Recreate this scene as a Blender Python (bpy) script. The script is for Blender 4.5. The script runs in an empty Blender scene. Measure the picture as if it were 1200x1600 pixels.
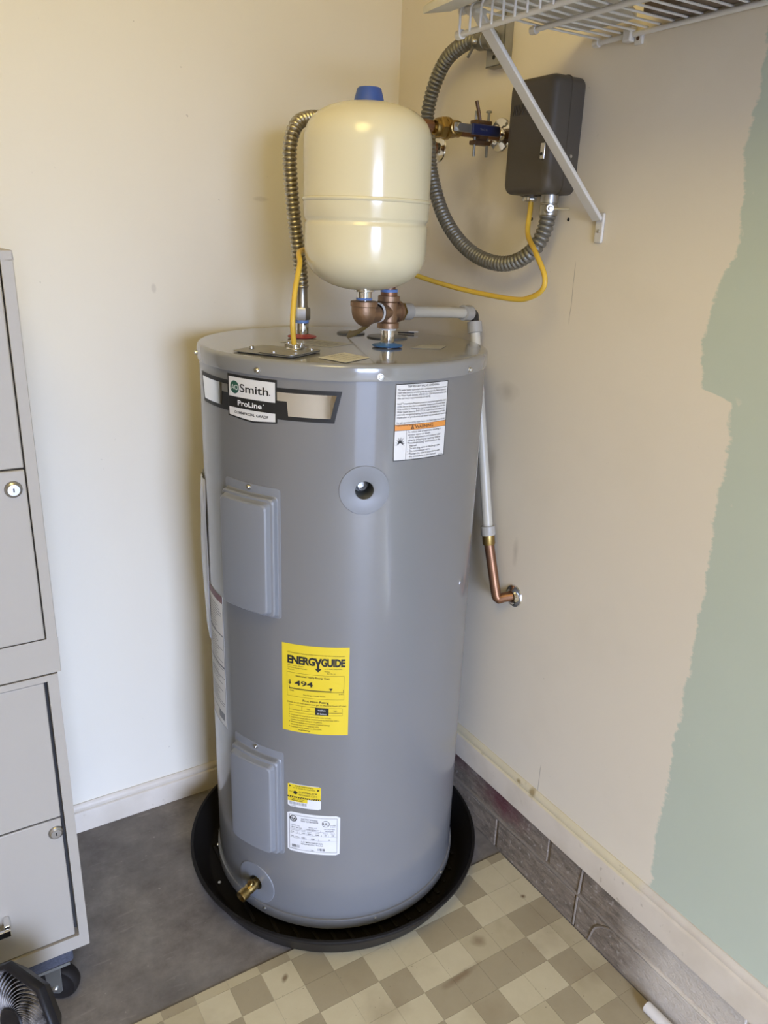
import bpy, bmesh, math, random
from mathutils import Vector, Matrix
R_ = math.radians
random.seed(7)
scene = bpy.context.scene
C = scene.collection

# ------------------------------------------------------------------ camera
CAM = Vector((-1.0866, -1.7279, 1.4259)); YAW, PITCH, ROLL, FPX = 0.5615, 0.3367, 0.0361, 1217.86
fwd = Vector((math.sin(YAW)*math.cos(PITCH), math.cos(YAW)*math.cos(PITCH), -math.sin(PITCH)))
rgt = Vector((math.cos(YAW), -math.sin(YAW), 0)); upv = rgt.cross(fwd)
r2 = math.cos(ROLL)*rgt + math.sin(ROLL)*upv; u2 = -math.sin(ROLL)*rgt + math.cos(ROLL)*upv
cd = bpy.data.cameras.new('camera'); cam = bpy.data.objects.new('camera', cd); C.objects.link(cam)
cd.sensor_fit = 'VERTICAL'; cd.sensor_height = 24.0; cd.lens = 24.0*FPX/1600.0; cd.clip_start = 0.02
cam.matrix_world = Matrix(((r2.x, u2.x, -fwd.x, CAM.x), (r2.y, u2.y, -fwd.y, CAM.y), (r2.z, u2.z, -fwd.z, CAM.z), (0, 0, 0, 1)))
scene.camera = cam

# ------------------------------------------------------------------ sky and lights
DOOR_Y = -3.9; DOOR_X0, DOOR_X1, DOOR_H = -1.58, -0.60, 1.86
w = bpy.data.worlds.new('sky'); scene.world = w; w.use_nodes = True
bg = w.node_tree.nodes['Background']; bg.inputs[0].default_value = (0.55, 0.67, 1.0, 1); bg.inputs[1].default_value = 43.0
pl = bpy.data.lights.new('doorway_portal', 'AREA'); pl.shape = 'RECTANGLE'; pl.size = DOOR_X1-DOOR_X0; pl.size_y = DOOR_H
pl.cycles.is_portal = True
po = bpy.data.objects.new('doorway_portal', pl); C.objects.link(po)
po.location = ((DOOR_X0+DOOR_X1)/2, DOOR_Y-0.02, DOOR_H/2); po.rotation_euler = (R_(-90), 0, R_(180))
ld = bpy.data.lights.new('ceiling_lamp', 'POINT'); ld.energy = 31.0; ld.color = (1.0, 0.80, 0.28); ld.shadow_soft_size = 0.30
lo = bpy.data.objects.new('ceiling_lamp', ld); C.objects.link(lo); lo.location = (-1.20, -1.45, 2.30)
vs = scene.view_settings; vs.view_transform = 'Standard'; vs.look = 'None'; vs.gamma = 1.0; vs.use_curve_mapping = False
vs.exposure = -0.05
try:
    scene.display_settings.display_device = 'sRGB'
except Exception:
    pass

# ------------------------------------------------------------------ materials
def srgb(r, g, b):
    f = lambda c: (c/255/12.92) if c/255 <= 0.04045 else ((c/255+0.055)/1.055)**2.4
    return (f(r), f(g), f(b), 1.0)
def mat(name, col, rough=0.5, metal=0.0, spec=0.5, coat=0.0, var=0.0, vscale=8.0, bump=0.0, bscale=60.0, trans=0.0, rvar=0.0):
    m = bpy.data.materials.new(name); m.use_nodes = True
    nt = m.node_tree; b = nt.nodes['Principled BSDF']
    if len(col) == 3: col = (*col, 1)
    b.inputs['Base Color'].default_value = col; b.inputs['Roughness'].default_value = rough; b.inputs['Metallic'].default_value = metal
    b.inputs['Specular IOR Level'].default_value = spec; b.inputs['Coat Weight'].default_value = coat; b.inputs['Coat Roughness'].default_value = 0.08
    b.inputs['Transmission Weight'].default_value = trans
    geo = nt.nodes.new('ShaderNodeNewGeometry')
    if var:
        n = nt.nodes.new('ShaderNodeTexNoise'); n.inputs['Scale'].default_value = vscale; n.inputs['Detail'].default_value = 5
        nt.links.new(geo.outputs['Position'], n.inputs['Vector'])
        mx = nt.nodes.new('ShaderNodeMix'); mx.data_type = 'RGBA'; mx.inputs['A'].default_value = tuple(c*(1-var) for c in col[:3])+(1,)
        mx.inputs['B'].default_value = tuple(min(1, c*(1+var)) for c in col[:3])+(1,)
        nt.links.new(n.outputs['Fac'], mx.inputs['Factor']); nt.links.new(mx.outputs['Result'], b.inputs['Base Color'])
        if rvar:
            mr = nt.nodes.new('ShaderNodeMapRange'); mr.inputs['To Min'].default_value = rough-rvar; mr.inputs['To Max'].default_value = rough+rvar
            nt.links.new(n.outputs['Fac'], mr.inputs['Value']); nt.links.new(mr.outputs['Result'], b.inputs['Roughness'])
    if bump:
        n2 = nt.nodes.new('ShaderNodeTexNoise'); n2.inputs['Scale'].default_value = bscale; n2.inputs['Detail'].default_value = 4
        nt.links.new(geo.outputs['Position'], n2.inputs['Vector'])
        bp = nt.nodes.new('ShaderNodeBump'); bp.inputs['Strength'].default_value = bump; bp.inputs['Distance'].default_value = 0.002
        nt.links.new(n2.outputs['Fac'], bp.inputs['Height']); nt.links.new(bp.outputs['Normal'], b.inputs['Normal'])
    return m
class NG:   # small node-graph helper for the few surfaces with marks of their own
    def __init__(s, m):
        s.nt = m.node_tree; s.b = s.nt.nodes['Principled BSDF']
        g = s.nt.nodes.new('ShaderNodeNewGeometry'); s.pos = g.outputs['Position']
        sp = s.nt.nodes.new('ShaderNodeSeparateXYZ'); s.nt.links.new(s.pos, sp.inputs[0]); s.x, s.y, s.z = sp.outputs
    def put(s, sock, v):
        if hasattr(v, 'is_output'): s.nt.links.new(v, sock)
        else: sock.default_value = v
    def math(s, op, a, b=0.0, c=0.0, clamp=False):
        n = s.nt.nodes.new('ShaderNodeMath'); n.operation = op; n.use_clamp = clamp
        s.put(n.inputs[0], a); s.put(n.inputs[1], b); s.put(n.inputs[2], c); return n.outputs[0]
    def noise(s, scale, detail=4, stretch=None, rough=0.5):
        n = s.nt.nodes.new('ShaderNodeTexNoise'); n.inputs['Scale'].default_value = scale; n.inputs['Detail'].default_value = detail; n.inputs['Roughness'].default_value = rough
        v = s.pos
        if stretch:
            mp = s.nt.nodes.new('ShaderNodeMapping'); mp.inputs['Scale'].default_value = stretch; s.nt.links.new(v, mp.inputs[0]); v = mp.outputs[0]
        s.nt.links.new(v, n.inputs['Vector']); return n.outputs['Fac']
    def mr(s, v, a, b, c=0.0, d=1.0):
        n = s.nt.nodes.new('ShaderNodeMapRange'); n.clamp = True
        s.put(n.inputs[0], v); n.inputs[1].default_value = a; n.inputs[2].default_value = b; n.inputs[3].default_value = c; n.inputs[4].default_value = d
        return n.outputs[0]
    def mix(s, f, a, b):
        n = s.nt.nodes.new('ShaderNodeMix'); n.data_type = 'RGBA'
        s.put(n.inputs['Factor'], f); s.put(n.inputs['A'], a); s.put(n.inputs['B'], b); return n.outputs['Result']
    def curve(s, v, pts, v0, v1):   # piecewise curve over [v0, v1], output 0..1
        t = s.mr(v, v0, v1)
        n = s.nt.nodes.new('ShaderNodeFloatCurve'); cv = n.mapping.curves[0]
        while len(cv.points) < len(pts): cv.points.new(0.5, 0.5)
        for p, (a, b) in zip(cv.points, pts): p.location = (a, b); p.handle_type = 'VECTOR'
        n.mapping.update(); s.nt.links.new(t, n.inputs['Value']); return n.outputs[0]
    def spot(s, y, z, ry, rz, soft=0.5, axis='y'):   # elliptical mark
        a = s.math('DIVIDE', s.math('SUBTRACT', s.y if axis == 'y' else s.x, y), ry); b = s.math('DIVIDE', s.math('SUBTRACT', s.z, z), rz)
        d = s.math('SQRT', s.math('ADD', s.math('MULTIPLY', a, a), s.math('MULTIPLY', b, b)))
        d = s.math('ADD', d, s.math('MULTIPLY', s.math('SUBTRACT', s.noise(30), 0.5), 0.9))
        return s.mr(d, 1.0, 1.0-soft)
    def bump(s, h, strength=0.3, dist=0.002):
        bp = s.nt.nodes.new('ShaderNodeBump'); bp.inputs['Strength'].default_value = strength; bp.inputs['Distance'].default_value = dist
        s.put(bp.inputs['Height'], h); s.nt.links.new(bp.outputs['Normal'], s.b.inputs['Normal'])
    def color(s, v): s.put(s.b.inputs['Base Color'], v)

WALLC = (0.75, 0.695, 0.575, 1)
M = {}
M['wall_back'] = mat('wall_back_paint', WALLC, 0.55)
g = NG(M['wall_back'])
sm = g.math('MULTIPLY', g.mr(g.noise(3.0, 5), 0.55, 0.8), 0.22)
fleck = g.math('MULTIPLY', g.mr(g.noise(70, 2), 0.735, 0.76), g.mr(g.noise(4, 2), 0.5, 0.6))
mk = g.math('MAXIMUM', g.spot(-0.352, 1.50, 0.022, 0.006, 0.5, 'x'), g.spot(-0.60, 1.31, 0.006, 0.012, 0.5, 'x'))
g.color(g.mix(g.math('MULTIPLY', g.math('MAXIMUM', fleck, g.math('MULTIPLY', mk, 0.45)), 0.5), g.mix(sm, WALLC, (0.60, 0.55, 0.46, 1)), (0.25, 0.21, 0.16, 1)))
g.bump(g.noise(180, 3), 0.08, 0.001)

M['wall_right'] = mat('wall_right_paint', WALLC, 0.55)
g = NG(M['wall_right'])
zs = [(1.705, -.948), (1.666, -.949), (1.601, -.951), (1.569, -.944), (1.491, -.953), (1.42, -.959), (1.372, -.936), (1.284, -.926), (1.216, -.944), (1.209, -.992), (1.136, -1.004), (1.029, -1.002), (.884, -1.010), (.763, -1.009), (.605, -1.005), (.481, -1.008), (.374, -1.001), (.292, -1.013), (.2, -1.0)]
zs = sorted(zs)
edge = g.curve(g.z, [((a-0.2)/1.505, (b+1.10)/0.20) for a, b in zs], 0.2, 1.705)
edge = g.math('ADD', g.math('MULTIPLY', edge, 0.20), -1.10)
ragged = g.math('MULTIPLY', g.math('SUBTRACT', g.noise(28, 6, (1, 1, 1), 0.7), 0.5), 0.030)
streak = g.math('MULTIPLY', g.math('SUBTRACT', g.noise(9, 4, (1, 1, 9), 0.7), 0.5), 0.022)
d = g.math('SUBTRACT', g.math('ADD', edge, g.math('ADD', ragged, streak)), g.y)
mint = g.mr(d, -0.0015, 0.0035)
holid = g.math('MULTIPLY', g.mr(g.noise(45, 4), 0.66, 0.72), 0.5)
mint = g.math('MULTIPLY', mint, g.math('SUBTRACT', 1.0, g.math('MULTIPLY', holid, g.mr(d, 0.06, 0.0))))
sm = g.math('MULTIPLY', g.mr(g.noise(5.0, 6), 0.52, 0.75), 0.16)
base = g.mix(sm, (0.72, 0.65, 0.525, 1), (0.56, 0.49, 0.375, 1))
st = g.math('MAXIMUM', g.math('MAXIMUM', g.spot(-0.47, 1.13, 0.04, 0.025, 0.9), g.spot(-0.44, 0.965, 0.02, 0.045, 0.9)), g.math('MAXIMUM', g.spot(-0.33, 1.45, 0.05, 0.12, 1.0), g.spot(-0.545, 0.79, 0.012, 0.035, 0.8)))
base = g.mix(g.math('MULTIPLY', st, 0.33), base, (0.28, 0.23, 0.15, 1))
crack = g.math('ADD', g.math('MULTIPLY', g.math('SUBTRACT', g.noise(14, 3, (1, 0.02, 1)), 0.5), 0.012), -0.631)
cl = g.math('MULTIPLY', g.mr(g.math('ABSOLUTE', g.math('SUBTRACT', g.y, crack)), 0.0011, 0.0004), g.math('MULTIPLY', g.mr(g.z, 1.285, 1.295), g.mr(g.z, 1.40, 1.39)))
cl2 = g.math('MULTIPLY', g.mr(g.math('ABSOLUTE', g.math('ADD', g.y, 0.693)), 0.0012, 0.0005), g.math('MULTIPLY', g.mr(g.z, 0.262, 0.268), g.mr(g.z, 0.335, 0.325)))
base = g.mix(g.math('MULTIPLY', g.math('MAXIMUM', cl, cl2), 0.6), base, (0.22, 0.18, 0.13, 1))
fl = g.math('MULTIPLY', g.mr(g.noise(75, 2), 0.74, 0.765), g.mr(g.noise(5, 2), 0.5, 0.6))
base = g.mix(g.math('MULTIPLY', fl, 0.4), base, (0.3, 0.25, 0.18, 1))
mc = g.mix(g.noise(6, 5), (0.465, 0.515, 0.415, 1), (0.50, 0.55, 0.45, 1))
g.color(g.mix(mint, base, mc)); g.bump(g.noise(150, 4), 0.10, 0.0015)

M['shell'] = mat('room_shell_paint', (0.45, 0.36, 0.24), 0.8)
M['ceiling'] = mat('ceiling_paint', (0.66, 0.58, 0.44), 0.8)
M['baseboard'] = mat('baseboard_paint', (0.62, 0.55, 0.45), 0.45)
g = NG(M['baseboard'])
chips = g.math('MULTIPLY', g.mr(g.noise(60, 3), 0.64, 0.68), g.mr(g.noise(7, 2), 0.5, 0.62))
old = g.math('MULTIPLY', g.mr(g.y, -1.005, -0.99), g.math('MULTIPLY', g.mr(g.z, 0.245, 0.247), g.mr(g.x, -0.05, -0.04)))
bc = g.mix(g.mr(g.noise(12, 5), 0.4, 0.7), (0.63, 0.56, 0.46, 1), (0.56, 0.49, 0.39, 1))
bc = g.mix(g.math('MULTIPLY', old, 0.75), bc, (0.62, 0.54, 0.34, 1))
rust = g.math('MULTIPLY', g.math('MAXIMUM', g.spot(-0.685, 0.257, 0.011, 0.012, 0.7), g.spot(-0.64, 0.257, 0.009, 0.006, 0.7)), g.mr(g.x, -0.05, -0.04))
bc = g.mix(g.math('MULTIPLY', rust, 0.8), bc, (0.24, 0.16, 0.05, 1))
g.color(g.mix(g.math('MULTIPLY', chips, 0.45), bc, (0.30, 0.24, 0.16, 1)))

M['concrete'] = mat('concrete_slab', (0.2, 0.19, 0.17), 0.62)
g = NG(M['concrete'])
cc = g.mix(g.mr(g.noise(9.0, 9, None, 0.72), 0.36, 0.66), (0.135, 0.114, 0.097, 1), (0.255, 0.228, 0.196, 1))
cc = g.mix(g.math('MULTIPLY', g.mr(g.noise(3.1, 5), 0.46, 0.64), 0.50), cc, (0.10, 0.094, 0.088, 1))
cc = g.mix(g.math('MULTIPLY', g.mr(g.noise(90, 2), 0.72, 0.76), 0.35), cc, (0.5, 0.46, 0.4, 1))
cc = g.mix(g.math('MULTIPLY', g.mr(g.noise(16, 4, (1, 6, 1)), 0.62, 0.72), 0.25), cc, (0.36, 0.33, 0.29, 1))
g.color(cc); g.bump(g.noise(120, 4), 0.15, 0.001)

def vinyl(name, a, b):
    m = mat(name, a, 0.48); g = NG(m)
    c = g.mix(g.noise(22, 6, None, 0.65), a, b)
    c = g.mix(g.math('MULTIPLY', g.mr(g.noise(7, 4), 0.56, 0.72), 0.35), c, (0.24, 0.17, 0.09, 1))
    c = g.mix(g.math('MULTIPLY', g.mr(g.noise(120, 2), 0.735, 0.76), 0.6), c, (0.10, 0.07, 0.04, 1))
    # the longer brown scuffs on the sheet
    def streak(x0, y0, lx, ly, ang):
        ca, sa = math.cos(ang), math.sin(ang)
        dx = g.math('SUBTRACT', g.x, x0); dy = g.math('SUBTRACT', g.y, y0)
        u = g.math('DIVIDE', g.math('ADD', g.math('MULTIPLY', dx, ca), g.math('MULTIPLY', dy, sa)), lx)
        v = g.math('DIVIDE', g.math('SUBTRACT', g.math('MULTIPLY', dy, ca), g.math('MULTIPLY', dx, sa)), ly)
        dd = g.math('ADD', g.math('SQRT', g.math('ADD', g.math('MULTIPLY', u, u), g.math('MULTIPLY', v, v))), g.math('MULTIPLY', g.math('SUBTRACT', g.noise(40), 0.5), 1.0))
        return g.mr(dd, 1.1, 0.3)
    s1 = g.math('MULTIPLY', streak(-0.285, -0.815, 0.055, 0.010, 0.12), 0.65)
    s2 = g.math('MULTIPLY', streak(-0.20, -0.765, 0.018, 0.016, 0), 0.55)
    s3 = g.math('MULTIPLY', streak(-0.035, -0.720, 0.008, 0.007, 0), 0.9)
    s4 = g.math('MULTIPLY', streak(-0.60, -0.640, 0.012, 0.006, 0.8), 0.8)
    s = g.math('MAXIMUM', g.math('MAXIMUM', s1, s2), g.math('MAXIMUM', s3, s4))
    g.color(g.mix(s, c, (0.15, 0.085, 0.035, 1))); g.bump(g.noise(200, 3), 0.05, 0.001)
    return m
M['vinyl_light'] = vinyl('vinyl_light', (0.50, 0.425, 0.265, 1), (0.60, 0.525, 0.345, 1))
M['vinyl_mid'] = vinyl('vinyl_mid', (0.42, 0.35, 0.21, 1), (0.51, 0.435, 0.275, 1))
M['vinyl_dark'] = vinyl('vinyl_dark', (0.325, 0.265, 0.16, 1), (0.385, 0.32, 0.20, 1))
M['vinyl_base'] = mat('vinyl_sheet', (0.50, 0.43, 0.30), 0.55, var=0.1)
M['dark_hole'] = mat('dark_hole', (0.015, 0.013, 0.012), 0.9)

M['block'] = mat('block_paint', (0.2, 0.18, 0.16), 0.6)
g = NG(M['block'])
bl = g.mix(g.mr(g.noise(60, 6, (1, 0.4, 1.4), 0.75), 0.36, 0.66), (0.125, 0.099, 0.073, 1), (0.29, 0.236, 0.18, 1))
bl = g.mix(g.math('MULTIPLY', g.mr(g.noise(90, 3), 0.62, 0.68), 0.5), bl, (0.45, 0.41, 0.36, 1))
cream = g.mr(g.math('ADD', g.y, g.math('MULTIPLY', g.math('SUBTRACT', g.noise(9, 4), 0.5), 0.16)), -0.97, -1.07)
bl = g.mix(cream, bl, (0.56, 0.50, 0.42, 1))
red = g.math('MULTIPLY', g.math('MAXIMUM', g.spot(-0.575, 0.150, 0.115, 0.060, 0.75), g.spot(-0.37, 0.16, 0.10, 0.045, 0.8)), 0.85)
g.color(g.mix(red, bl, (0.115, 0.028, 0.036, 1)))
g.bump(g.math('ADD', g.noise(85, 5, (1, 0.35, 1.3), 0.7), g.math('MULTIPLY', g.noise(300, 3), 0.3)), 0.85, 0.004)
M['mortar'] = mat('mortar_paint', (0.26, 0.235, 0.205), 0.7, bump=0.6, bscale=120, var=0.15)
g = NG(M['mortar'])
cream = g.mr(g.math('ADD', g.y, g.math('MULTIPLY', g.math('SUBTRACT', g.noise(9, 4), 0.5), 0.16)), -0.97, -1.07)
g.color(g.mix(cream, (0.20, 0.165, 0.127, 1), (0.58, 0.51, 0.41, 1)))

M['heater'] = mat('heater_grey_enamel', (0.162, 0.160, 0.157), 0.42, spec=0.5, coat=0.8)
M['heater_top'] = mat('heater_top_enamel', (0.225, 0.222, 0.212), 0.16, coat=0.5)
M['panel'] = mat('access_panel_grey', (0.20, 0.206, 0.218), 0.38, spec=0.5)
M['trim_plastic'] = mat('grey_trim_plastic', (0.19, 0.196, 0.206), 0.40)
M['screw'] = mat('zinc_screw', (0.62, 0.61, 0.58), 0.28, 1.0)
M['chrome'] = mat('chrome', (0.72, 0.71, 0.69), 0.10, 1.0)
M['galv'] = mat('galvanised_steel', (0.46, 0.45, 0.42), 0.38, 1.0, var=0.12, vscale=60)
M['galv_dull'] = mat('galvanised_plate', (0.33, 0.32, 0.285), 0.40, 0.65, var=0.15, vscale=50)
M['conduit'] = mat('grey_flexible_conduit', (0.19, 0.183, 0.16), 0.42, 0.6)
M['connector'] = mat('stainless_corrugated', (0.42, 0.385, 0.31), 0.33, 1.0)
M['brass'] = mat('brass', (0.35, 0.24, 0.085), 0.34, 1.0, var=0.12, vscale=60)
M['bronze'] = mat('cast_bronze', (0.30, 0.19, 0.115), 0.42, 0.75, var=0.18, vscale=90, bump=0.25, bscale=300)
M['copper'] = mat('copper', (0.26, 0.135, 0.075), 0.40, 0.85, var=0.25, vscale=40)
M['dark_bronze'] = mat('tarnished_bronze', (0.14, 0.085, 0.05), 0.5, 0.7, var=0.25, vscale=80)
M['pex'] = mat('white_plastic_pipe', (0.50, 0.465, 0.375), 0.35)
M['coupling'] = mat('grey_plastic_coupling', (0.36, 0.34, 0.295), 0.45)
M['black_plastic'] = mat('black_plastic', (0.016, 0.015, 0.015), 0.35)
M['pan'] = mat('drain_pan_black', (0.013, 0.0115, 0.0105), 0.42, spec=0.16)
M['tank'] = mat('tank_ivory_enamel', (0.66, 0.60, 0.41), 0.22, coat=0.4)
M['tank_cap'] = mat('blue_plastic_cap', (0.035, 0.085, 0.33), 0.5)
M['blue_ring'] = mat('blue_nipple_ring', (0.05, 0.155, 0.36), 0.45)
M['red_ring'] = mat('red_nipple_ring', (0.30, 0.035, 0.03), 0.45)
M['blue_grip'] = mat('blue_vinyl_grip', (0.009, 0.015, 0.065), 0.4)
M['tape'] = mat('pipe_sealant_blue', (0.12, 0.22, 0.48), 0.5)
M['white_ring'] = mat('white_sealant', (0.72, 0.70, 0.66), 0.5)
M['olive'] = mat('olive_tape', (0.20, 0.145, 0.02), 0.4, trans=0.25)
M['grey_disc'] = mat('grey_cap_disc', (0.13, 0.13, 0.115), 0.4)
M['cable'] = mat('yellow_cable', (0.62, 0.40, 0.045), 0.40)
M['box'] = mat('brown_grey_box_paint', (0.080, 0.067, 0.051), 0.5, spec=0.3)
M['shelf_white'] = mat('white_epoxy_wire', (0.62, 0.60, 0.56), 0.35)
M['cloth'] = mat('pale_cloth', (0.52, 0.49, 0.42), 0.9, var=0.22, vscale=26, bump=0.5, bscale=70)
M['brown_card'] = mat('brown_cardboard', (0.16, 0.12, 0.085), 0.85, var=0.2)
M['cabinet'] = mat('putty_cabinet_paint', (0.33, 0.30, 0.255), 0.42, var=0.03, vscale=3, bump=0.04, bscale=500)
M['cab_dark'] = mat('cabinet_gap', (0.03, 0.028, 0.026), 0.8)
M['nickel'] = mat('nickel_lock', (0.42, 0.42, 0.42), 0.3, 1.0)
M['wheel'] = mat('black_rubber', (0.012, 0.010, 0.009), 0.6, spec=0.2)
M['carpet'] = mat('blue_grey_carpet', (0.055, 0.058, 0.075), 0.95, var=0.6, vscale=260, bump=1.0, bscale=350)
M['fork'] = mat('caster_steel', (0.25, 0.25, 0.23), 0.45, 0.8)
M['fan_black'] = mat('fan_black', (0.012, 0.011, 0.012), 0.4, spec=0.25)
M['fan_dust'] = mat('fan_fin_dusty', (0.05, 0.047, 0.05), 0.7)
g = NG(M['fan_dust'])
g.color(g.mix(g.mr(g.noise(38, 5, None, 0.65), 0.38, 0.60), (0.030, 0.028, 0.031, 1), (0.42, 0.40, 0.39, 1)))
M['paper'] = mat('white_paper', (0.66, 0.65, 0.63), 0.55)
M['paper_top'] = mat('cream_paper', (0.66, 0.63, 0.54), 0.45)
M['paper_pale'] = mat('pale_sheet', (0.40, 0.39, 0.35), 0.4)
M['plastic_bag'] = mat('clear_document_bag', (0.40, 0.40, 0.41), 0.25, coat=0.4)
M['yellow_paper'] = mat('yellow_paper', (0.66, 0.49, 0.018), 0.55)
M['ink'] = mat('black_ink', (0.012, 0.012, 0.012), 0.5)
M['ink_grey'] = mat('grey_ink', (0.16, 0.16, 0.17), 0.5)
M['white_ink'] = mat('white_ink', (0.75, 0.75, 0.74), 0.5)
M['orange'] = mat('orange_ink', (0.68, 0.27, 0.055), 0.5)
M['maroon'] = mat('maroon_ink', (0.16, 0.06, 0.07), 0.5)
M['green'] = mat('green_ink', (0.018, 0.085, 0.055), 0.45)
M['mirror'] = mat('silver_foil', (0.78, 0.79, 0.80), 0.07, 1.0)
M['white_pvc'] = mat('white_plastic_tube', (0.70, 0.66, 0.60), 0.4)
M['ground'] = mat('outdoor_ground', (0.10, 0.10, 0.10), 0.9)

# ------------------------------------------------------------------ mesh helpers
def sp(pts, n=8):     # Catmull-Rom through points
    P = [Vector(p) for p in pts]; P = [2*P[0]-P[1]]+P+[2*P[-1]-P[-2]]; out = []
    for i in range(1, len(P)-2):
        a, b, c, d = P[i-1:i+3]
        for k in range(n):
            t = k/n; out.append(0.5*((2*b)+(c-a)*t+(2*a-5*b+4*c-d)*t*t+(3*b-a-3*c+d)*t**3))
    out.append(P[-2]); return out
def resample(path, step):
    L = [0]
    for a, b in zip(path, path[1:]): L.append(L[-1]+(b-a).length)
    n = max(2, int(L[-1]/step)); out = []; j = 0
    for i in range(n+1):
        s = L[-1]*i/n
        while j < len(L)-2 and L[j+1] < s: j += 1
        t = (s-L[j])/max(1e-9, L[j+1]-L[j]); out.append(path[j].lerp(path[j+1], t))
    return out
def frame(axis):
    a = Vector(axis).normalized(); h = Vector((0, 0, 1)) if abs(a.z) < 0.9 else Vector((1, 0, 0))
    u = h.cross(a).normalized(); return u, a.cross(u), a
class MB:
    def __init__(s): s.v = []; s.f = []; s.sm = []; s.mi = []
    def add(s, vs, fs, smooth=True, mi=0):
        o = len(s.v); s.v += [tuple(p) for p in vs]
        for f in fs: s.f.append([i+o for i in f]); s.sm.append(smooth); s.mi.append(mi)
        return s
    def box(s, c, size, ax=None, mi=0):
        c = Vector(c); X, Y, Z = ax if ax else (Vector((1, 0, 0)), Vector((0, 1, 0)), Vector((0, 0, 1)))
        v = [c+X*(i*size[0]/2)+Y*(j*size[1]/2)+Z*(k*size[2]/2) for i in (-1, 1) for j in (-1, 1) for k in (-1, 1)]
        return s.add(v, [(0, 1, 3, 2), (4, 6, 7, 5), (0, 4, 5, 1), (2, 3, 7, 6), (0, 2, 6, 4), (1, 5, 7, 3)], False, mi)
    def bbox(s, lo, hi, mi=0):
        lo, hi = Vector(lo), Vector(hi); return s.box((lo+hi)/2, hi-lo, None, mi)
    def tube(s, path, r, n=12, caps=True, mi=0):
        path = [Vector(p) for p in path]; rad = r if callable(r) else (lambda i: r)
        rows = []; t0 = (path[1]-path[0]).normalized(); u, v, _ = frame(t0)
        for i, p in enumerate(path):
            t = (path[min(i+1, len(path)-1)]-path[max(i-1, 0)]).normalized()
            u = (u-t*u.dot(t)).normalized(); v = t.cross(u); R = rad(i)
            rows.append([p+u*(R*math.cos(2*math.pi*k/n))+v*(R*math.sin(2*math.pi*k/n)) for k in range(n)])
        V = [p for r_ in rows for p in r_]; F = []
        for i in range(len(rows)-1):
            for k in range(n): F.append((i*n+k, i*n+(k+1) % n, (i+1)*n+(k+1) % n, (i+1)*n+k))
        s.add(V, F, True, mi)
        if caps:
            s.add(rows[0], [tuple(range(n))[::-1]], False, mi); s.add(rows[-1], [tuple(range(n))], False, mi)
        return s
    def lathe(s, prof, o, axis=(0, 0, 1), n=32, mi=0, smooth=True, close=False):   # prof: (radius, height)
        u, v, a = frame(axis); o = Vector(o); V = []; F = []; idx = []
        for (r, h) in prof:
            if r < 1e-7: idx.append([len(V)]); V.append(o+a*h)
            else:
                idx.append(list(range(len(V), len(V)+n)))
                V += [o+a*h+u*(r*math.cos(2*math.pi*k/n))+v*(r*math.sin(2*math.pi*k/n)) for k in range(n)]
        for A, B in zip(idx, idx[1:]):
            for k in range(n):
                k2 = (k+1) % n
                if len(A) == 1 and len(B) == 1: continue
                if len(A) == 1: F.append((A[0], B[k2], B[k]))
                elif len(B) == 1: F.append((A[k], A[k2], B[0]))
                else: F.append((A[k], A[k2], B[k2], B[k]))
        return s.add(V, F, smooth, mi)
    def hexnut(s, o, axis, r, h):
        return s.lathe([(0, 0), (r*0.93, 0), (r, h*0.12), (r, h*0.88), (r*0.93, h), (0, h)], o, axis, 6, 0, False)
    def poly(s, pts, d, mi=0):   # extruded polygon, pts 3-D, d thickness vector
        n = len(pts); d = Vector(d); P = [Vector(p) for p in pts]
        s.add(P+[p+d for p in P], [tuple(range(n))[::-1], tuple(range(n, 2*n))]+[(i, (i+1) % n, n+(i+1) % n, n+i) for i in range(n)], False, mi); return s
    def mesh(s, name):
        me = bpy.data.meshes.new(name); me.from_pydata(s.v, [], s.f); me.validate()
        if len(me.polygons) == len(s.sm):
            me.polygons.foreach_set('use_smooth', s.sm); me.polygons.foreach_set('material_index', s.mi)
        return me
    def build(s, name, m, parent=None, loc=None, bevel=0.0, sub=0, auto=True):
        me = s.mesh(name); ms = m if isinstance(m, (list, tuple)) else [m]
        for q in ms: me.materials.append(M[q] if isinstance(q, str) else q)
        bm = bmesh.new(); bm.from_mesh(me); bmesh.ops.remove_doubles(bm, verts=bm.verts, dist=1e-6); bmesh.ops.recalc_face_normals(bm, faces=bm.faces); bm.to_mesh(me); bm.free()
        if auto: me.set_sharp_from_angle(angle=R_(38))
        o = bpy.data.objects.new(name, me); C.objects.link(o)
        if parent is not None: attach(o, parent)
        if bevel:
            b = o.modifiers.new('bevel', 'BEVEL'); b.width = bevel; b.segments = 3; b.limit_method = 'ANGLE'; b.angle_limit = R_(40); b.harden_normals = False
            for p in me.polygons: p.use_smooth = True
        if sub:
            q = o.modifiers.new('subd', 'SUBSURF'); q.levels = sub; q.render_levels = sub
        return o
def attach(o, parent):
    o.parent = parent
    if parent.type == 'EMPTY': o.matrix_parent_inverse = Matrix.Translation(-parent.location)
def thing(name, loc, label, cat, group=None):
    e = bpy.data.objects.new(name, None); e.empty_display_size = 0.05; e.location = loc; C.objects.link(e)
    e['label'] = label; e['category'] = cat
    if group: e['group'] = group
    return e
def tag(o, label, cat, group=None):
    o['label'] = label; o['category'] = cat
    if group: o['group'] = group
    return o
def struct(o): o['kind'] = 'structure'; return o
def lab(o, label): o['label'] = label; return o

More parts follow.
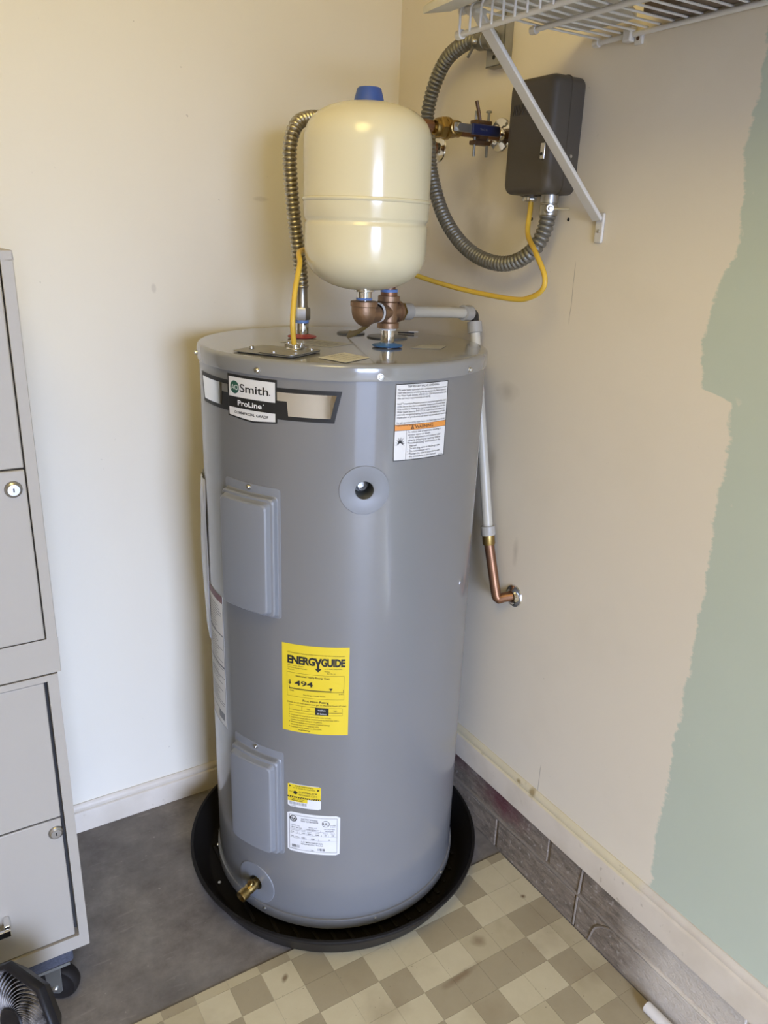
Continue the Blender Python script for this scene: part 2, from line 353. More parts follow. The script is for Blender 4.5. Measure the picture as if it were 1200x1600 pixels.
# text -> flat outline mesh (verts 2-D, faces)
def text2d(s, size=1.0, bold=0.0, align='LEFT', width=None, space=1.0, shear=0.0, res=3):
    cu = bpy.data.curves.new('t', 'FONT'); cu.body = s; cu.size = size; cu.offset = bold*size; cu.align_x = align; cu.resolution_u = res
    cu.space_character = space; cu.shear = shear; cu.fill_mode = 'FRONT' if hasattr(cu, 'fill_mode') else cu.fill_mode
    o = bpy.data.objects.new('t', cu); C.objects.link(o)
    me = bpy.data.meshes.new_from_object(o.evaluated_get(bpy.context.evaluated_depsgraph_get()))
    V = [(v.co.x, v.co.y) for v in me.vertices]; F = [tuple(p.vertices) for p in me.polygons]
    bpy.data.objects.remove(o); bpy.data.curves.remove(cu); bpy.data.meshes.remove(me)
    if width and V:
        x0 = min(v[0] for v in V); x1 = max(v[0] for v in V); k = width/(x1-x0)
        V = [((v[0]-x0)*k+x0*0, v[1]) for v in V]
        if align == 'CENTER': V = [(v[0]-width/2, v[1]) for v in V]
        if align == 'RIGHT': V = [(v[0]-width, v[1]) for v in V]
    return V, F

# ================================================================== THE ROOM
XB = 0.0084          # face of the block footing, a little behind the wall face
ROOM_X0, ROOM_H = -3.0, 2.55
o = struct(MB().bbox((ROOM_X0, DOOR_Y-0.1, -0.1), (0.15, 0.12, -0.0)).build('floor', 'concrete')); lab(o, 'bare grey concrete floor slab')
struct(MB().bbox((ROOM_X0, 0, 0), (0.15, 0.12, ROOM_H)).build('wall_back', 'wall_back'))
wr = struct(MB().bbox((0, DOOR_Y, 0.186), (0.12, 0, ROOM_H)).build('wall_right', 'wall_right'))
struct(MB().bbox((ROOM_X0-0.1, DOOR_Y, 0), (ROOM_X0, 0.12, ROOM_H)).build('wall_left', 'shell'))
mf = MB(); mf.bbox((ROOM_X0, DOOR_Y-0.1, 0), (DOOR_X0, DOOR_Y, ROOM_H)); mf.bbox((DOOR_X1, DOOR_Y-0.1, 0), (0.12, DOOR_Y, ROOM_H)); mf.bbox((DOOR_X0, DOOR_Y-0.1, DOOR_H), (DOOR_X1, DOOR_Y, ROOM_H))
struct(mf.build('wall_front', 'shell'))
struct(MB().bbox((ROOM_X0-0.1, DOOR_Y-0.1, ROOM_H), (0.15, 0.12, ROOM_H+0.1)).build('ceiling', 'ceiling'))
struct(MB().bbox((-30, -60, -0.25), (30, DOOR_Y-0.1, -0.12)).build('ground', 'ground'))

# footing of painted blocks under the right wall
mort = MB().bbox((XB+0.003, -2.2, 0.0005), (0.10, -0.001, 0.1855)).build('mortar_bed', 'mortar', wr)
lower = [0, -.165, -.565, -.836, -1.236, -1.636, -2.036, -2.2]; upper = [0, -.335, -.741, -.842, -1.24, -1.64, -2.04, -2.2]
for rows, z0, z1 in ((lower, 0.001, 0.083), (upper, 0.096, 0.1855)):
    for a, b in zip(rows, rows[1:]):
        MB().bbox((XB, b+0.004, z0), (0.06, a-0.004, z1)).build('concrete_block', 'block', wr, bevel=0.0022)
arc = sp([(XB+0.002, -.882, .004), (XB+0.001, -.895, .050), (XB+0.001, -.920, .074), (XB+0.001, -.950, .088)], 6)
MB().tube(arc, 0.0036, 8).build('mortar_bead', 'mortar', wr)
arc = sp([(XB+0.002, -.836, .004), (XB+0.001, -.837, .06), (XB+0.001, -.839, .12), (XB+0.002, -.842, .184)], 4)
MB().tube(arc, 0.0032, 8).build('mortar_bead', 'mortar', wr)
arc = sp([(XB+0.0025, -.30, .090)]+[(XB+0.0025+random.uniform(-.0006, .0006), -.30-i*.05, .0905+random.uniform(-.0015, .0015)) for i in range(1, 38)], 3)
MB().tube(arc, 0.0058, 8).build('mortar_bead', 'mortar', wr)
for (y, z) in ((-.500, 1.472), (-.600, 1.471)):
    MB().lathe([(0, 0.0008), (0.0028, 0.0008), (0.0033, 0.0)], (-0.0, y, z), (-1, 0, 0), 12).build('screw_hole', 'dark_hole', wr)

# baseboards: square face with a small moulded top
def board(prof, a, b, axis, name):
    m = MB(); n = len(prof); V = []
    for t in (a, b):
        for (d, z) in prof: V.append((t, -d, z) if axis == 'x' else (-d, t, z))
    m.add(V, [(i, (i+1) % n, n+(i+1) % n, n+i) for i in range(n)]+[tuple(range(n))[::-1], tuple(range(n, 2*n))], False)
    return struct(m.build(name, 'baseboard'))
prof = lambda z0, z1: [(0, z0), (.0135, z0), (.0135, z1-.021), (.0125, z1-.019), (.0085, z1-.017), (.0095, z1-.012), (.0085, z1-.007), (.0055, z1-.003), (.003, z1), (0, z1)]
lab(board(prof(0.0, 0.0765), ROOM_X0, -0.0135, 'x', 'baseboard_back'), 'low cream baseboard along the back wall')
lab(board(prof(0.1858, 0.2656), DOOR_Y, -0.001, 'y', 'baseboard_right'), 'chipped cream baseboard above the block footing')

# vinyl sheet with printed squares, laid as single squares
TS = 0.0668; VE = -0.586
vb = struct(MB().bbox((ROOM_X0+0.02, DOOR_Y+0.05, 0.0), (XB-0.0015, VE, 0.0012)).build('floor_vinyl', 'vinyl_base')); lab(vb, 'worn checked vinyl sheet over concrete')
darkset = {(2, 1), (0, 2), (-1, 2), (1, 0), (1, 3), (2, 3), (0, 4), (1, 5), (3, 4), (-1, 6), (3, 1), (4, 3), (5, 2), (6, 1), (7, 0), (9, 0), (8, 2), (7, 3), (5, 4), (10, 1)}
lightset = {(0, 0), (1, 1), (3, 2), (0, 3), (1, 4), (2, 4), (4, 4), (8, 0), (5, 1), (4, 2), (4, 1), (2, 0), (3, 0), (5, 0), (6, 0), (6, 3), (9, 1), (7, 2)}
def shade(i, j):
    if (i, j) in darkset: return 'vinyl_dark'
    if (i, j) in lightset: return 'vinyl_light'
    h = (i*37+j*61+i*j*13) % 10
    if (i+2*j) % 3 == 0: return 'vinyl_dark' if h < 7 else 'vinyl_mid'
    return 'vinyl_light' if h < 5 else 'vinyl_mid'
tiles = []
for i in range(-1, 22):
    for j in range(-1, 17):
        x1 = -0.037-i*TS; x0 = x1-TS; y1 = -0.6075-j*0.0672; y0 = y1-0.0672
        x1 = min(x1, XB-0.002); y1 = min(y1, VE-0.0003)
        if x1-x0 < 0.004 or y1-y0 < 0.004: continue
        cx, cy = (x0+x1)/2, (y0+y1)/2; d = Vector((cx, cy, 0))-CAM; dz = d.dot(fwd)
        if dz < 0.2: continue
        px = 600+FPX*d.dot(r2)/dz; py = 800-FPX*d.dot(u2)/dz
        score = max(0, -px, px-1200, -py, py-1600)
        tiles.append((score, i, j, x0, x1, y0, y1))
tiles.sort(); tm = {}; rest = MB()
for k, (s_, i, j, x0, x1, y0, y1) in enumerate(tiles):
    w_, h_ = x1-x0-0.0006, y1-y0-0.0006
    if k < 300:
        key = (round(w_, 4), round(h_, 4), shade(i, j))
        if key not in tm:
            me = MB().bbox((-w_/2, -h_/2, 0), (w_/2, h_/2, 0.0009)).mesh('tile'); me.materials.append(M[key[2]]); tm[key] = me
        o = bpy.data.objects.new('tile', tm[key]); C.objects.link(o); o.parent = vb; o.location = ((x0+x1)/2, (y0+y1)/2, 0.0011)
    else: rest.bbox((x0+.0003, y0+.0003, 0.0011), (x1-.0003, y1-.0003, 0.002), {'vinyl_light': 0, 'vinyl_mid': 1, 'vinyl_dark': 2}[shade(i, j)])
if rest.v:
    o = rest.build('far_squares', ['vinyl_light', 'vinyl_mid', 'vinyl_dark'], vb); o['kind'] = 'stuff'

# ================================================================== WATER HEATER
HX, HY, HR = -0.3323, -0.3570, 0.28
ZB, ZBAND, ZTOP = 0.0295, 1.2025, 1.2310
HC = Vector((HX, HY, 0))
def cyl(th, z, e=0.0): a = R_(th); return Vector((HX+(HR+e)*math.cos(a), HY+(HR+e)*math.sin(a), z))
def nrm(th): a = R_(th); return Vector((math.cos(a), math.sin(a), 0))
def wrap(u, v, th0, z0, e): a = R_(th0)+u/HR; return Vector((HX+(HR+e)*math.cos(a), HY+(HR+e)*math.sin(a), z0+v))
heater = thing('water_heater', (HX, HY, 0.02), 'tall grey cylindrical electric water heater standing in the black pan', 'water heater')
# jacket with real openings for the relief-valve port and the drain
jm = MB().lathe([(0.0, ZB+0.002), (HR, ZB+0.002)]+[(HR, ZB+0.002+(ZBAND+0.01-ZB-0.002)*i/8) for i in range(1, 9)]+[(0.0, ZBAND+0.01)], (HX, HY, 0), (0, 0, 1), 128)
jacket = jm.build('jacket', 'heater', heater)
cutters = []
TPT, TPZ = 249.4, 1.0135; DRT, DRZ = 203.6, 0.098
for th, z, r in ((TPT, TPZ, 0.0168), (DRT, DRZ, 0.0172)):
    c_ = MB().lathe([(0, -0.06), (r, -0.06), (r, 0.06), (0, 0.06)], cyl(th, z), nrm(th), 32).build('cutter', 'ink')
    b = jacket.modifiers.new('port', 'BOOLEAN'); b.object = c_; b.operation = 'DIFFERENCE'; b.solver = 'EXACT'; cutters.append(c_)
bpy.context.view_layer.update()
me = bpy.data.meshes.new_from_object(jacket.evaluated_get(bpy.context.evaluated_depsgraph_get()))
jacket.modifiers.clear(); jacket.data = me; jacket.data.materials.clear(); jacket.data.materials.append(M['heater'])
for p in me.polygons: p.use_smooth = True
me.set_sharp_from_angle(angle=R_(30))
for c_ in cutters: bpy.data.objects.remove(c_)
# top cap and base ring
E2 = HR+0.0032
MB().lathe([(HR-0.001, ZBAND), (E2, ZBAND), (E2+0.0004, ZBAND+0.001), (E2+0.0004, ZTOP-0.0075), (E2-0.0006, ZTOP-0.0042), (E2-0.0026, ZTOP-0.0016), (E2-0.006, ZTOP-0.0002), (E2-0.010, ZTOP), (0.14, ZTOP+0.0008), (0.0, ZTOP+0.001)], (HX, HY, 0), (0, 0, 1), 160).build('top_cap', 'heater_top', heater)
MB().lathe([(HR-0.02, ZB), (E2, ZB), (E2+0.0012, ZB+0.001), (E2+0.0012, ZB+0.022), (E2+0.0004, ZB+0.0235), (HR+0.0004, ZB+0.0238), (HR-0.002, ZB+0.020)], (HX, HY, 0), (0, 0, 1), 128).build('base_ring', 'heater', heater)
MB().lathe([(0, 0.0), (HR-0.03, 0.0), (HR-0.03, 0.02), (0, 0.02)], (HX, HY, 0.0125), (0, 0, 1), 64).build('base_foot', 'heater', heater)
def screw_head(th, z, e, r=0.0042):
    m = MB(); c_ = cyl(th, z, e); n_ = nrm(th)
    m.lathe([(r*1.35, 0), (r*1.35, 0.0008), (r*0.95, 0.001), (r*0.95, 0.0034), (r*0.7, 0.0044), (0, 0.0046)], c_, n_, 12)
    return m
for th in (161.7, 210.6, 253.8, 294.0, 335, 20, 60, 110): screw_head(th, 1.2105, 0.0036).build('screw', 'screw', heater)
for th in (161.6, 209.2, 259.3, 300.7, 345, 40, 100): screw_head(th, 0.0445, 0.0034, 0.0036).build('screw', 'screw', heater)

# access covers: stepped pressings that follow the jacket
def cover(th0, th1, z0, z1, flange_top):
    thc = (th0+th1)/2; hw = R_(th1-th0)/2*HR; zc = (z0+z1)/2; hh = (z1-z0)/2
    def ring(ins, h, rad, top_extra=0.0, nu=14):
        a, b = hw-ins, hh-ins; r = min(rad, a*0.9, b*0.9); tops = []; bots = []
        us = [(-a+r-r*math.cos(t*math.pi/2/5), b-r+r*math.sin(t*math.pi/2/5)) for t in range(6)]
        us += [(-a+r+(2*a-2*r)*k/nu, b) for k in range(1, nu)]
        us += [(a-r+r*math.sin(t*math.pi/2/5), b-r+r*math.cos(t*math.pi/2/5)) for t in range(6)]
        for (u, v) in us: tops.append(wrap(u, v+top_extra, thc, zc, h)); bots.append(wrap(u, -v, thc, zc, h))
        return tops, bots
    rings = [ring(-0.0005, 0.0003, 0.007, flange_top), ring(0.0, 0.0014, 0.007, flange_top), ring(0.0015, 0.0016, 0.006, flange_top*0.9), ring(0.004, 0.0018, 0.007), ring(0.0052, 0.0036, 0.008), ring(0.0065, 0.0125, 0.008), ring(0.0085, 0.0150, 0.009), ring(0.0120, 0.0152, 0.009),
             ring(0.0128, 0.0165, 0.008), ring(0.0150, 0.0245, 0.009), ring(0.0172, 0.0268, 0.010), ring(0.0200, 0.0272, 0.010)]
    m = MB(); loops = [t+b[::-1] for t, b in rings]; n = len(loops[0]); V = [p for l in loops for p in l]; F = []
    for i in range(len(loops)-1):
        for k in range(n): F.append((i*n+k, i*n+(k+1) % n, (i+1)*n+(k+1) % n, (i+1)*n+k))
    h = n//2; o_ = (len(loops)-1)*n
    for k in range(h-1): F.append((o_+k, o_+k+1, o_+n-2-k, o_+n-1-k))
    m.add(V, F, True); pn = m.build('access_cover', 'panel', heater, auto=True)
    pn.data.set_sharp_from_angle(angle=R_(24))
    s_ = screw_head(thc, z1+flange_top*0.45, 0.0018, 0.0036).build('screw', 'screw', pn)
    return pn
cover(192.2, 218.8, 0.754, 0.996, 0.011); cover(192.6, 219.0, 0.2085, 0.4480, 0.012)

# relief-valve port with its grey trim, drain opening with brass valve
def port(th, z, rd, rh, name):
    m = MB(); n = 40; V = []; F = []; rr = [rh, rh+0.0015, rd-0.0008, rd]; ee = [0.0010, 0.0017, 0.0015, 0.0001]
    for r, e in zip(rr, ee):
        for k in range(n): a = 2*math.pi*k/n; V.append(wrap(r*math.cos(a), r*math.sin(a), th, z, e))
    for i in range(3):
        for k in range(n): F.append((i*n+k, i*n+(k+1) % n, (i+1)*n+(k+1) % n, (i+1)*n+k))
    m.add(V, F, True)
    o_ = m.build(name, 'trim_plastic', heater)
    c_ = MB().lathe([(rh+0.0006, 0.001), (rh-0.001, -0.045), (0.0, -0.046)], cyl(th, z), nrm(th), 32).build('recess', 'grey_disc', o_)
    return o_
tp = port(TPT, TPZ, 0.0448, 0.0164, 'port_trim')
MB().lathe([(0.0095, -0.044), (0.0095, -0.026), (0.0078, -0.025), (0.0072, -0.040), (0, -0.041)], cyl(TPT, TPZ), nrm(TPT), 24).build('threaded_nipple', 'galv', tp)
dr = port(DRT, DRZ, 0.0500, 0.0168, 'drain_trim')
dn = (nrm(DRT)+Vector((0, 0, -0.10))).normalized(); dc = cyl(DRT, DRZ, 0)
dv = MB().lathe([(0.009, -0.03), (0.009, 0.004), (0.0118, 0.005), (0.0118, 0.024), (0.0105, 0.026), (0.0105, 0.030), (0.0125, 0.031), (0.0125, 0.046), (0.0112, 0.0475), (0.009, 0.0475), (0.0085, 0.036), (0, 0.036)], dc, dn, 24).build('drain_valve', 'brass', heater)
side = dn.cross(Vector((0, 0, 1))).normalized(); upn = side.cross(dn)
MB().lathe([(0, 0), (0.0068, 0), (0.0068, 0.010), (0.0055, 0.0112), (0.0042, 0.0112), (0.004, 0.0095), (0, 0.0095)], dc+dn*0.014+upn*0.008+side*-0.002, (upn*0.8+dn*0.5-side*0.0), 16).build('valve_stem', 'brass', dv)
MB().box(dc+dn*0.020+upn*0.0195, (0.0012, 0.006, 0.001), (side, dn, upn)).build('stem_slot', 'dark_bronze', dv)

# ---- stickers on the jacket
def sticker(name, th0, th1, z0, z1, m, e=0.0006, rad=0.0, lbl=None):
    w_ = R_(th1-th0)*HR; h_ = z1-z0; thc = (th0+th1)/2; zc = (z0+z1)/2
    mb = MB(); n = 14; pts = []
    for k in range(n+1):
        u = -w_/2+w_*k/n; ins = 0.0
        if rad:
            du = min(u+w_/2, w_/2-u)
            if du < rad: ins = rad-math.sqrt(max(0, rad*rad-(rad-du)**2))
        pts.append((u, h_/2-ins))
    V = [wrap(u, v, thc, zc, e) for u, v in pts]+[wrap(u, -v, thc, zc, e) for u, v in pts]+[wrap(u, v, thc, zc, 0.0002) for u, v in pts]+[wrap(u, -v, thc, zc, 0.0002) for u, v in pts]; k = n+1
    F = [(i, i+1, k+i+1, k+i) for i in range(n)]+[(i, i+1, 2*k+i+1, 2*k+i) for i in range(n)]+[(k+i, k+i+1, 3*k+i+1, 3*k+i) for i in range(n)]+[(0, k, 3*k, 2*k), (n, k+n, 3*k+n, 2*k+n)]
    mb.add(V, F, True); o_ = mb.build(name, m, heater)
    if lbl: lab(o_, lbl)
    return o_, thc, zc, w_, h_
class Print:      # collects flat print on a sticker: text, bars, polygons in sticker units (u right from left edge, v up from bottom)
    def __init__(s, st, e=0.0009): s.o, s.th, s.z, s.w, s.h = st; s.e = e; s.mb = {}
    def m(s, k): return s.mb.setdefault(k, MB())
    def P(s, u, v, de=0): return wrap(u-s.w/2, v-s.h/2, s.th, s.z, s.e+de)
    def text(s, t, u, v, size, mat_='ink', bold=0.0, align='LEFT', width=None, **k):
        V, F = text2d(t, size, bold, align, width, **k)
        if V: s.m(mat_).add([s.P(u+x, v+y, 0.0002) for x, y in V], F, False)
    def rect(s, u0, v0, u1, v1, mat_='ink', de=0.0):
        n = max(1, int(abs(u1-u0)/0.012)); V = []
        for i in range(n+1): u = u0+(u1-u0)*i/n; V += [s.P(u, v0, de), s.P(u, v1, de)]
        s.m(mat_).add(V, [(2*i, 2*i+2, 2*i+3, 2*i+1) for i in range(n)], False)
    def frame(s, u0, v0, u1, v1, t, mat_='ink'):
        s.rect(u0, v0, u1, v0+t, mat_); s.rect(u0, v1-t, u1, v1, mat_); s.rect(u0, v0, u0+t, v1, mat_); s.rect(u1-t, v0, u1, v1, mat_)
    def poly(s, pts, mat_='ink', de=0.0):
        s.m(mat_).add([s.P(u, v, de) for u, v in pts], [tuple(range(len(pts)))], False)
    def band(s, u0, u1, top, bot, mat_='ink', de=0.0, n=20):
        V = []
        for i in range(n+1): u = u0+(u1-u0)*i/n; V += [s.P(u, bot(u), de), s.P(u, top(u), de)]
        s.m(mat_).add(V, [(2*i, 2*i+2, 2*i+3, 2*i+1) for i in range(n)], False)
    def disc(s, u, v, r, mat_='ink', de=0.0, r_in=0.0, ell=1.0):
        n = 36; V = []
        for k in range(n): a = 2*math.pi*k/n; V += [s.P(u+r*ell*math.cos(a), v+r*math.sin(a), de), s.P(u+r_in*ell*math.cos(a), v+r_in*math.sin(a), de)]
        if r_in: s.m(mat_).add(V, [(2*k, 2*((k+1) % n), 2*((k+1) % n)+1, 2*k+1) for k in range(n)], False)
        else: s.m(mat_).add(V[::2], [tuple(range(n))], False)
    def done(s):
        nm = {'ink': 'black_print', 'ink_grey': 'grey_print', 'white_ink': 'white_print', 'orange': 'orange_band', 'green': 'green_emblem', 'maroon': 'maroon_print', 'yellow_paper': 'yellow_print', 'mirror': 'silver_foil', 'paper': 'white_field'}
        for k, mb in s.mb.items():
            o_ = mb.build(nm.get(k, 'print'), k, s.o, auto=False); o_['kind'] = 'stuff'
# energy guide
st = sticker('energy_label', 218.9, 245.4, 0.5155, 0.7068, 'yellow_paper', lbl='yellow energy guide sticker'); p = Print(st); W_, H_ = p.w, p.h
k = W_/103.0
def eg(px, py): return (px*k, H_-py*H_/143.0)
p.text('U.S. Government', 9*k, eg(0, 14)[1], 0.0034); p.text('Federal law prohibits removal of this label before consumer purchase', 30*k, eg(0, 14)[1], 0.0034, width=66*k)
u, v = eg(9, 30); p.text('ENERG', u, v, 13.5*k*1.32, bold=0.042, width=43*k, space=0.92); p.text('GUIDE', eg(61, 0)[0], v, 13.5*k*1.32, bold=0.042, width=36*k, space=0.92)
u, v = eg(56.5, 30); p.poly([(u-6*k, v+12.4*k), (u-2.6*k, v+12.4*k), (u, v+6*k), (u+2.6*k, v+12.4*k), (u+6*k, v+12.4*k), (u+1.9*k, v+2*k), (u+1.9*k, v-5*k), (u+5.5*k, v-5*k), (u, v-11*k), (u-5.5*k, v-5*k), (u-1.9*k, v-5*k), (u-1.9*k, v+2*k)])
for i, t in enumerate(('Water Heater - Electric', 'Tank Size (Storage Capacity)', '50 gallons')): p.text(t, 9*k, eg(0, 34.5+3.4*i)[1], 0.0033)
p.text('A. O. Smith Corporation', 66*k, eg(0, 35)[1], 0.0033); p.text('Model(s)', 66*k, eg(0, 39)[1], 0.003); p.text('EJCT-50 110', 70*k, eg(0, 42.3)[1], 0.003)
p.frame(*eg(8, 84), *eg(96, 45), 0.0004)
p.text('Estimated Yearly Energy Cost', 22*k, eg(0, 51)[1], 0.0056, bold=0.012, width=52*k)
p.text('$', 10*k, eg(0, 63.5)[1], 0.0118, bold=0.018); p.text('494', 20*k, eg(0, 65)[1], 0.0150, bold=0.02, width=29*k)
p.rect(*eg(12, 71.2), *eg(77, 70)); p.rect(*eg(12, 72.2), *eg(95, 71.8)); p.rect(*eg(11.6, 72), *eg(12.2, 67)); p.rect(*eg(94.6, 72), *eg(95.2, 67)); u, v = eg(76, 69.6); p.poly([(u, v), (u+2.8*k, v+4.4*k), (u-2.8*k, v+4.4*k)])
p.text('$ 464', 12*k, eg(0, 75.5)[1], 0.0038); p.text('$ 494', 88*k, eg(0, 75.5)[1], 0.0038); p.text('Cost Range of Similar Models', 34*k, eg(0, 80)[1], 0.0036, width=34*k)
p.text('First Hour Rating', 33*k, eg(0, 90.5)[1], 0.0062, bold=0.015, width=40*k); p.text('(How much hot water you get in the first hour of use)', 8*k, eg(0, 95)[1], 0.0052, width=91*k)
p.frame(*eg(11, 110.5), *eg(94, 98), 0.0005); p.rect(*eg(11, 106), *eg(94, 105.5)); p.rect(*eg(31.6, 105.8), *eg(32, 98)); p.rect(*eg(72.6, 110.5), *eg(73, 98)); p.rect(*eg(52.3, 110.5), *eg(72.8, 98), 'ink', 0.0001)
p.text('low', 42*k, eg(0, 103)[1], 0.0042, align='CENTER'); p.text('high', 83*k, eg(0, 103)[1], 0.0042, align='CENTER'); p.text('medium', 62.5*k, eg(0, 103)[1], 0.0045, 'white_ink', 0.01, 'CENTER'); p.text('57 Gallons', 62.5*k, eg(0, 109)[1], 0.0042, 'white_ink', 0.01, 'CENTER')
for i, (b_, t) in enumerate(((1, 'Your cost will depend on your utility rates and use.'), (1, 'Cost range based only on models fueled by electricity, with a'), (0, 'medium first hour rating (51-75 gallons).'), (1, 'Estimated energy cost based on a national average'), (0, 'electricity cost of 12 cents per kWh.'), (1, 'Estimated yearly energy use: 3531 kWh'))):
    p.text(t, 14*k, eg(0, 115.5+4*i)[1], 0.0038)
    if b_: p.disc(11.5*k, eg(0, 114.4+4*i)[1], 0.0008)
p.text('ftc.gov/energy', 26*k, eg(0, 139.5)[1], 0.0042, bold=0.01); p.done()
# relief valve warning
st = sticker('warning_label', 259.5, 281.9, 1.0635, 1.1976, 'paper', lbl='white warning sticker with orange band'); p = Print(st); W_, H_ = p.w, p.h
p.frame(0, 0, W_, H_, 0.0013)
p.text('T&P RELIEF VALVE OPENING', W_/2, H_-0.0065, 0.0052, align='CENTER', bold=0.006)
L1 = ['This water heater is provided with a combination temperature-pressure', 'relief valve listed as complying with the standard for Relief Valves for', 'Hot Water Supply Systems, ANSI Z21.22 - CSA 4.4 current edition and', 'the correct requirements of ASME.', '', 'Install Temperature-Pressure protective equipment required by local', 'codes, but not less than a combination Temperature-Pressure Relief', 'Valve certified as meeting the requirements for Relief Valves for Hot', 'Water Supply Systems, ANSI Z21.22 - CSA 4.4 current edition by a', 'nationally recognized testing laboratory that maintains periodic', 'inspection of production of listed equipment or materials.', '', 'For safe operation of the water heater, the Relief Valve must not be', 'removed or plugged.']
for i, t in enumerate(L1):
    if t: p.text(t, 0.004, H_-0.0118-i*0.0047, 0.0046, width=(0.101 if len(t) > 60 else None))
p.rect(0.001, 0.0540, W_-0.001, 0.0635, 'orange'); p.rect(0.001, 0.0534, W_-0.001, 0.0540); p.rect(0.001, 0.0635, W_-0.001, 0.0641)
p.text('WARNING', 0.040, 0.0560, 0.0078, bold=0.012, width=0.038); p.poly([(0.0315, 0.0553), (0.0385, 0.0553), (0.035, 0.0622)], 'ink', 0.0002); p.text('!', 0.035, 0.0560, 0.0050, 'orange', 0.02, 'CENTER')
p.rect(0.0235, 0.001, 0.0240, 0.0534)
c0 = (0.0122, 0.034); star = []
for i in range(18):
    a = math.pi*(1.12-1.24*i/17); r = (0.0105 if i % 2 else 0.0042)*(1.15 if 5 < i < 12 else 0.95); star.append((c0[0]+r*math.cos(a)*0.95, c0[1]-0.004+r*math.sin(a)*1.1))
p.poly(star+[(c0[0]+0.003, c0[1]-0.004), (c0[0], c0[1]-0.002), (c0[0]-0.003, c0[1]-0.004)])
for i, t in enumerate(['To reduce risk of explosion resulting in', 'serious injury or death:', '-  If the temperature and pressure relief', '   valve is dripping or leaking, follow', '   "Troubleshooting" instructions in the', '   manual.', '-  Do not plug valve or discharge pipe.', '-  Do not remove valve.', '-  Maintain the valve in accordance with', '   the procedure in the manual.']):
    p.text(t, 0.026, 0.0487-i*0.0049, 0.0050, width=(0.071 if len(t) > 35 else None))
p.text('100306578', W_-0.004, 0.0020, 0.0028, align='RIGHT'); p.done()
# brand plate
st = sticker('brand_plate', 195.4, 218.0, 1.1255, 1.1975, 'ink', lbl='black and white maker plate with silver wings'); p = Print(st); W_, H_ = p.w, p.h
p.band(0.0, W_, lambda u: 0.0005, lambda u: -0.0020-0.0048*(u/(W_*0.55) if u < W_*0.55 else (W_-u)/(W_*0.45)), 'ink', -0.0003)
p.rect(0.0035, 0.0335, W_-0.0035, H_-0.0045, 'paper')
p.disc(0.0190, 0.0500, 0.0112, 'green', 0.0002)
p.text('AO', 0.0190, 0.0456, 0.0130, 'white_ink', -0.004, 'CENTER', width=0.0180); p.text('Smith', 0.0320, 0.0438, 0.0195, 'ink', 0.014, width=0.062); p.disc(0.0965, 0.0450, 0.0012, 'ink', 0.0002)
p.text('ProLine', W_/2-0.002, 0.0195, 0.0128, 'white_ink', 0.022, 'CENTER', width=0.054); p.disc(W_/2+0.0285, 0.027, 0.0008, 'white_ink', 0.0002)
p.band(0.0035, W_-0.0035, lambda u: 0.0145, lambda u: 0.0006-0.0042*(u/(W_*0.55) if u < W_*0.55 else (W_-u)/(W_*0.45)), 'paper', 0.0001)
p.text('COMMERCIAL GRADE', W_/2, 0.0043, 0.0066, 'ink', 0.022, 'CENTER', width=0.076)
def wing(sgn):
    e0 = 218.0 if sgn > 0 else 195.4; e1 = 241.0 if sgn > 0 else 172.3
    L = R_(abs(e1-e0))*HR; z1, z0 = 1.1852, 1.1312; zz = lambda z: z-p.z+H_/2
    X = lambda t: (W_+t) if sgn > 0 else -t
    def strip(pt, pb, mat_, de):    # lists of (t) for top and bottom edges
        n = 12; V = []
        for i in range(n+1):
            f = i/n; V += [p.P(X(pt[0][0]+(pt[1][0]-pt[0][0])*f), zz(pt[0][1]+(pt[1][1]-pt[0][1])*f), de), p.P(X(pb[0][0]+(pb[1][0]-pb[0][0])*f), zz(pb[0][1]+(pb[1][1]-pb[0][1])*f), de)]
        p.m(mat_).add(V, [(2*i, 2*i+2, 2*i+3, 2*i+1) for i in range(n)], False)
    sl = 0.0125
    strip(((0, z1), (L, z1)), ((0, z0), (L-sl, z0)), 'ink', -0.0002)
    t = 0.0072
    strip(((0, z1-t), (L-t*1.25, z1-t)), ((0, z1-0.022), (L-t*1.25-sl*0.36, z1-0.022)), 'mirror', 0.0002)
    strip(((0.018, z1-0.022), (L-t*1.25-sl*0.36, z1-0.022)), ((0.0205, z0+t), (L-t*1.25-sl*0.8, z0+t)), 'mirror', 0.0002)
wing(1); wing(-1); p.done()
# contractor sticker and rating plate
st = sticker('contractor_sticker', 220.8, 235.0, 0.336, 0.392, 'paper', rad=0.003, lbl='yellow and white reorder sticker'); p = Print(st); W_, H_ = p.w, p.h
p.rect(0.0004, 0.024, W_-0.0004, H_-0.001, 'yellow_paper'); p.rect(0.0004, 0.0135, 0.042, 0.0235, 'yellow_paper'); p.rect(0, 0.0225, W_, 0.0262, 'ink', 0.0001)
for i in range(15): p.poly([(0.002+i*0.0045, 0.0231), (0.004+i*0.0045, 0.0231), (0.0055+i*0.0045, 0.0256), (0.0035+i*0.0045, 0.0256)], 'yellow_paper', 0.0002)
p.text('YOUR PARTS INFO', W_/2, 0.0500, 0.0046, bold=0.012, align='CENTER'); p.text('A. O. Smith Service Parts', W_/2, 0.0455, 0.0044, bold=0.008, align='CENTER')
for (x, y) in ((0.0035, 0.050), (0.062, 0.0475)): p.poly([(x, y+0.0028), (x+0.0048, y), (x, y-0.0028)])
p.text('VISIT', 0.003, 0.0355, 0.0042); p.disc(0.0165, 0.0355, 0.0042, 'ink', 0.0001); p.poly([(0.0175, 0.0392), (0.0225, 0.0355), (0.0175, 0.0318)])
p.text('CONTRACTOR', 0.024, 0.0360, 0.0062, bold=0.01, width=0.038); p.text('REWARDS.COM', 0.024, 0.0300, 0.0058, width=0.037)
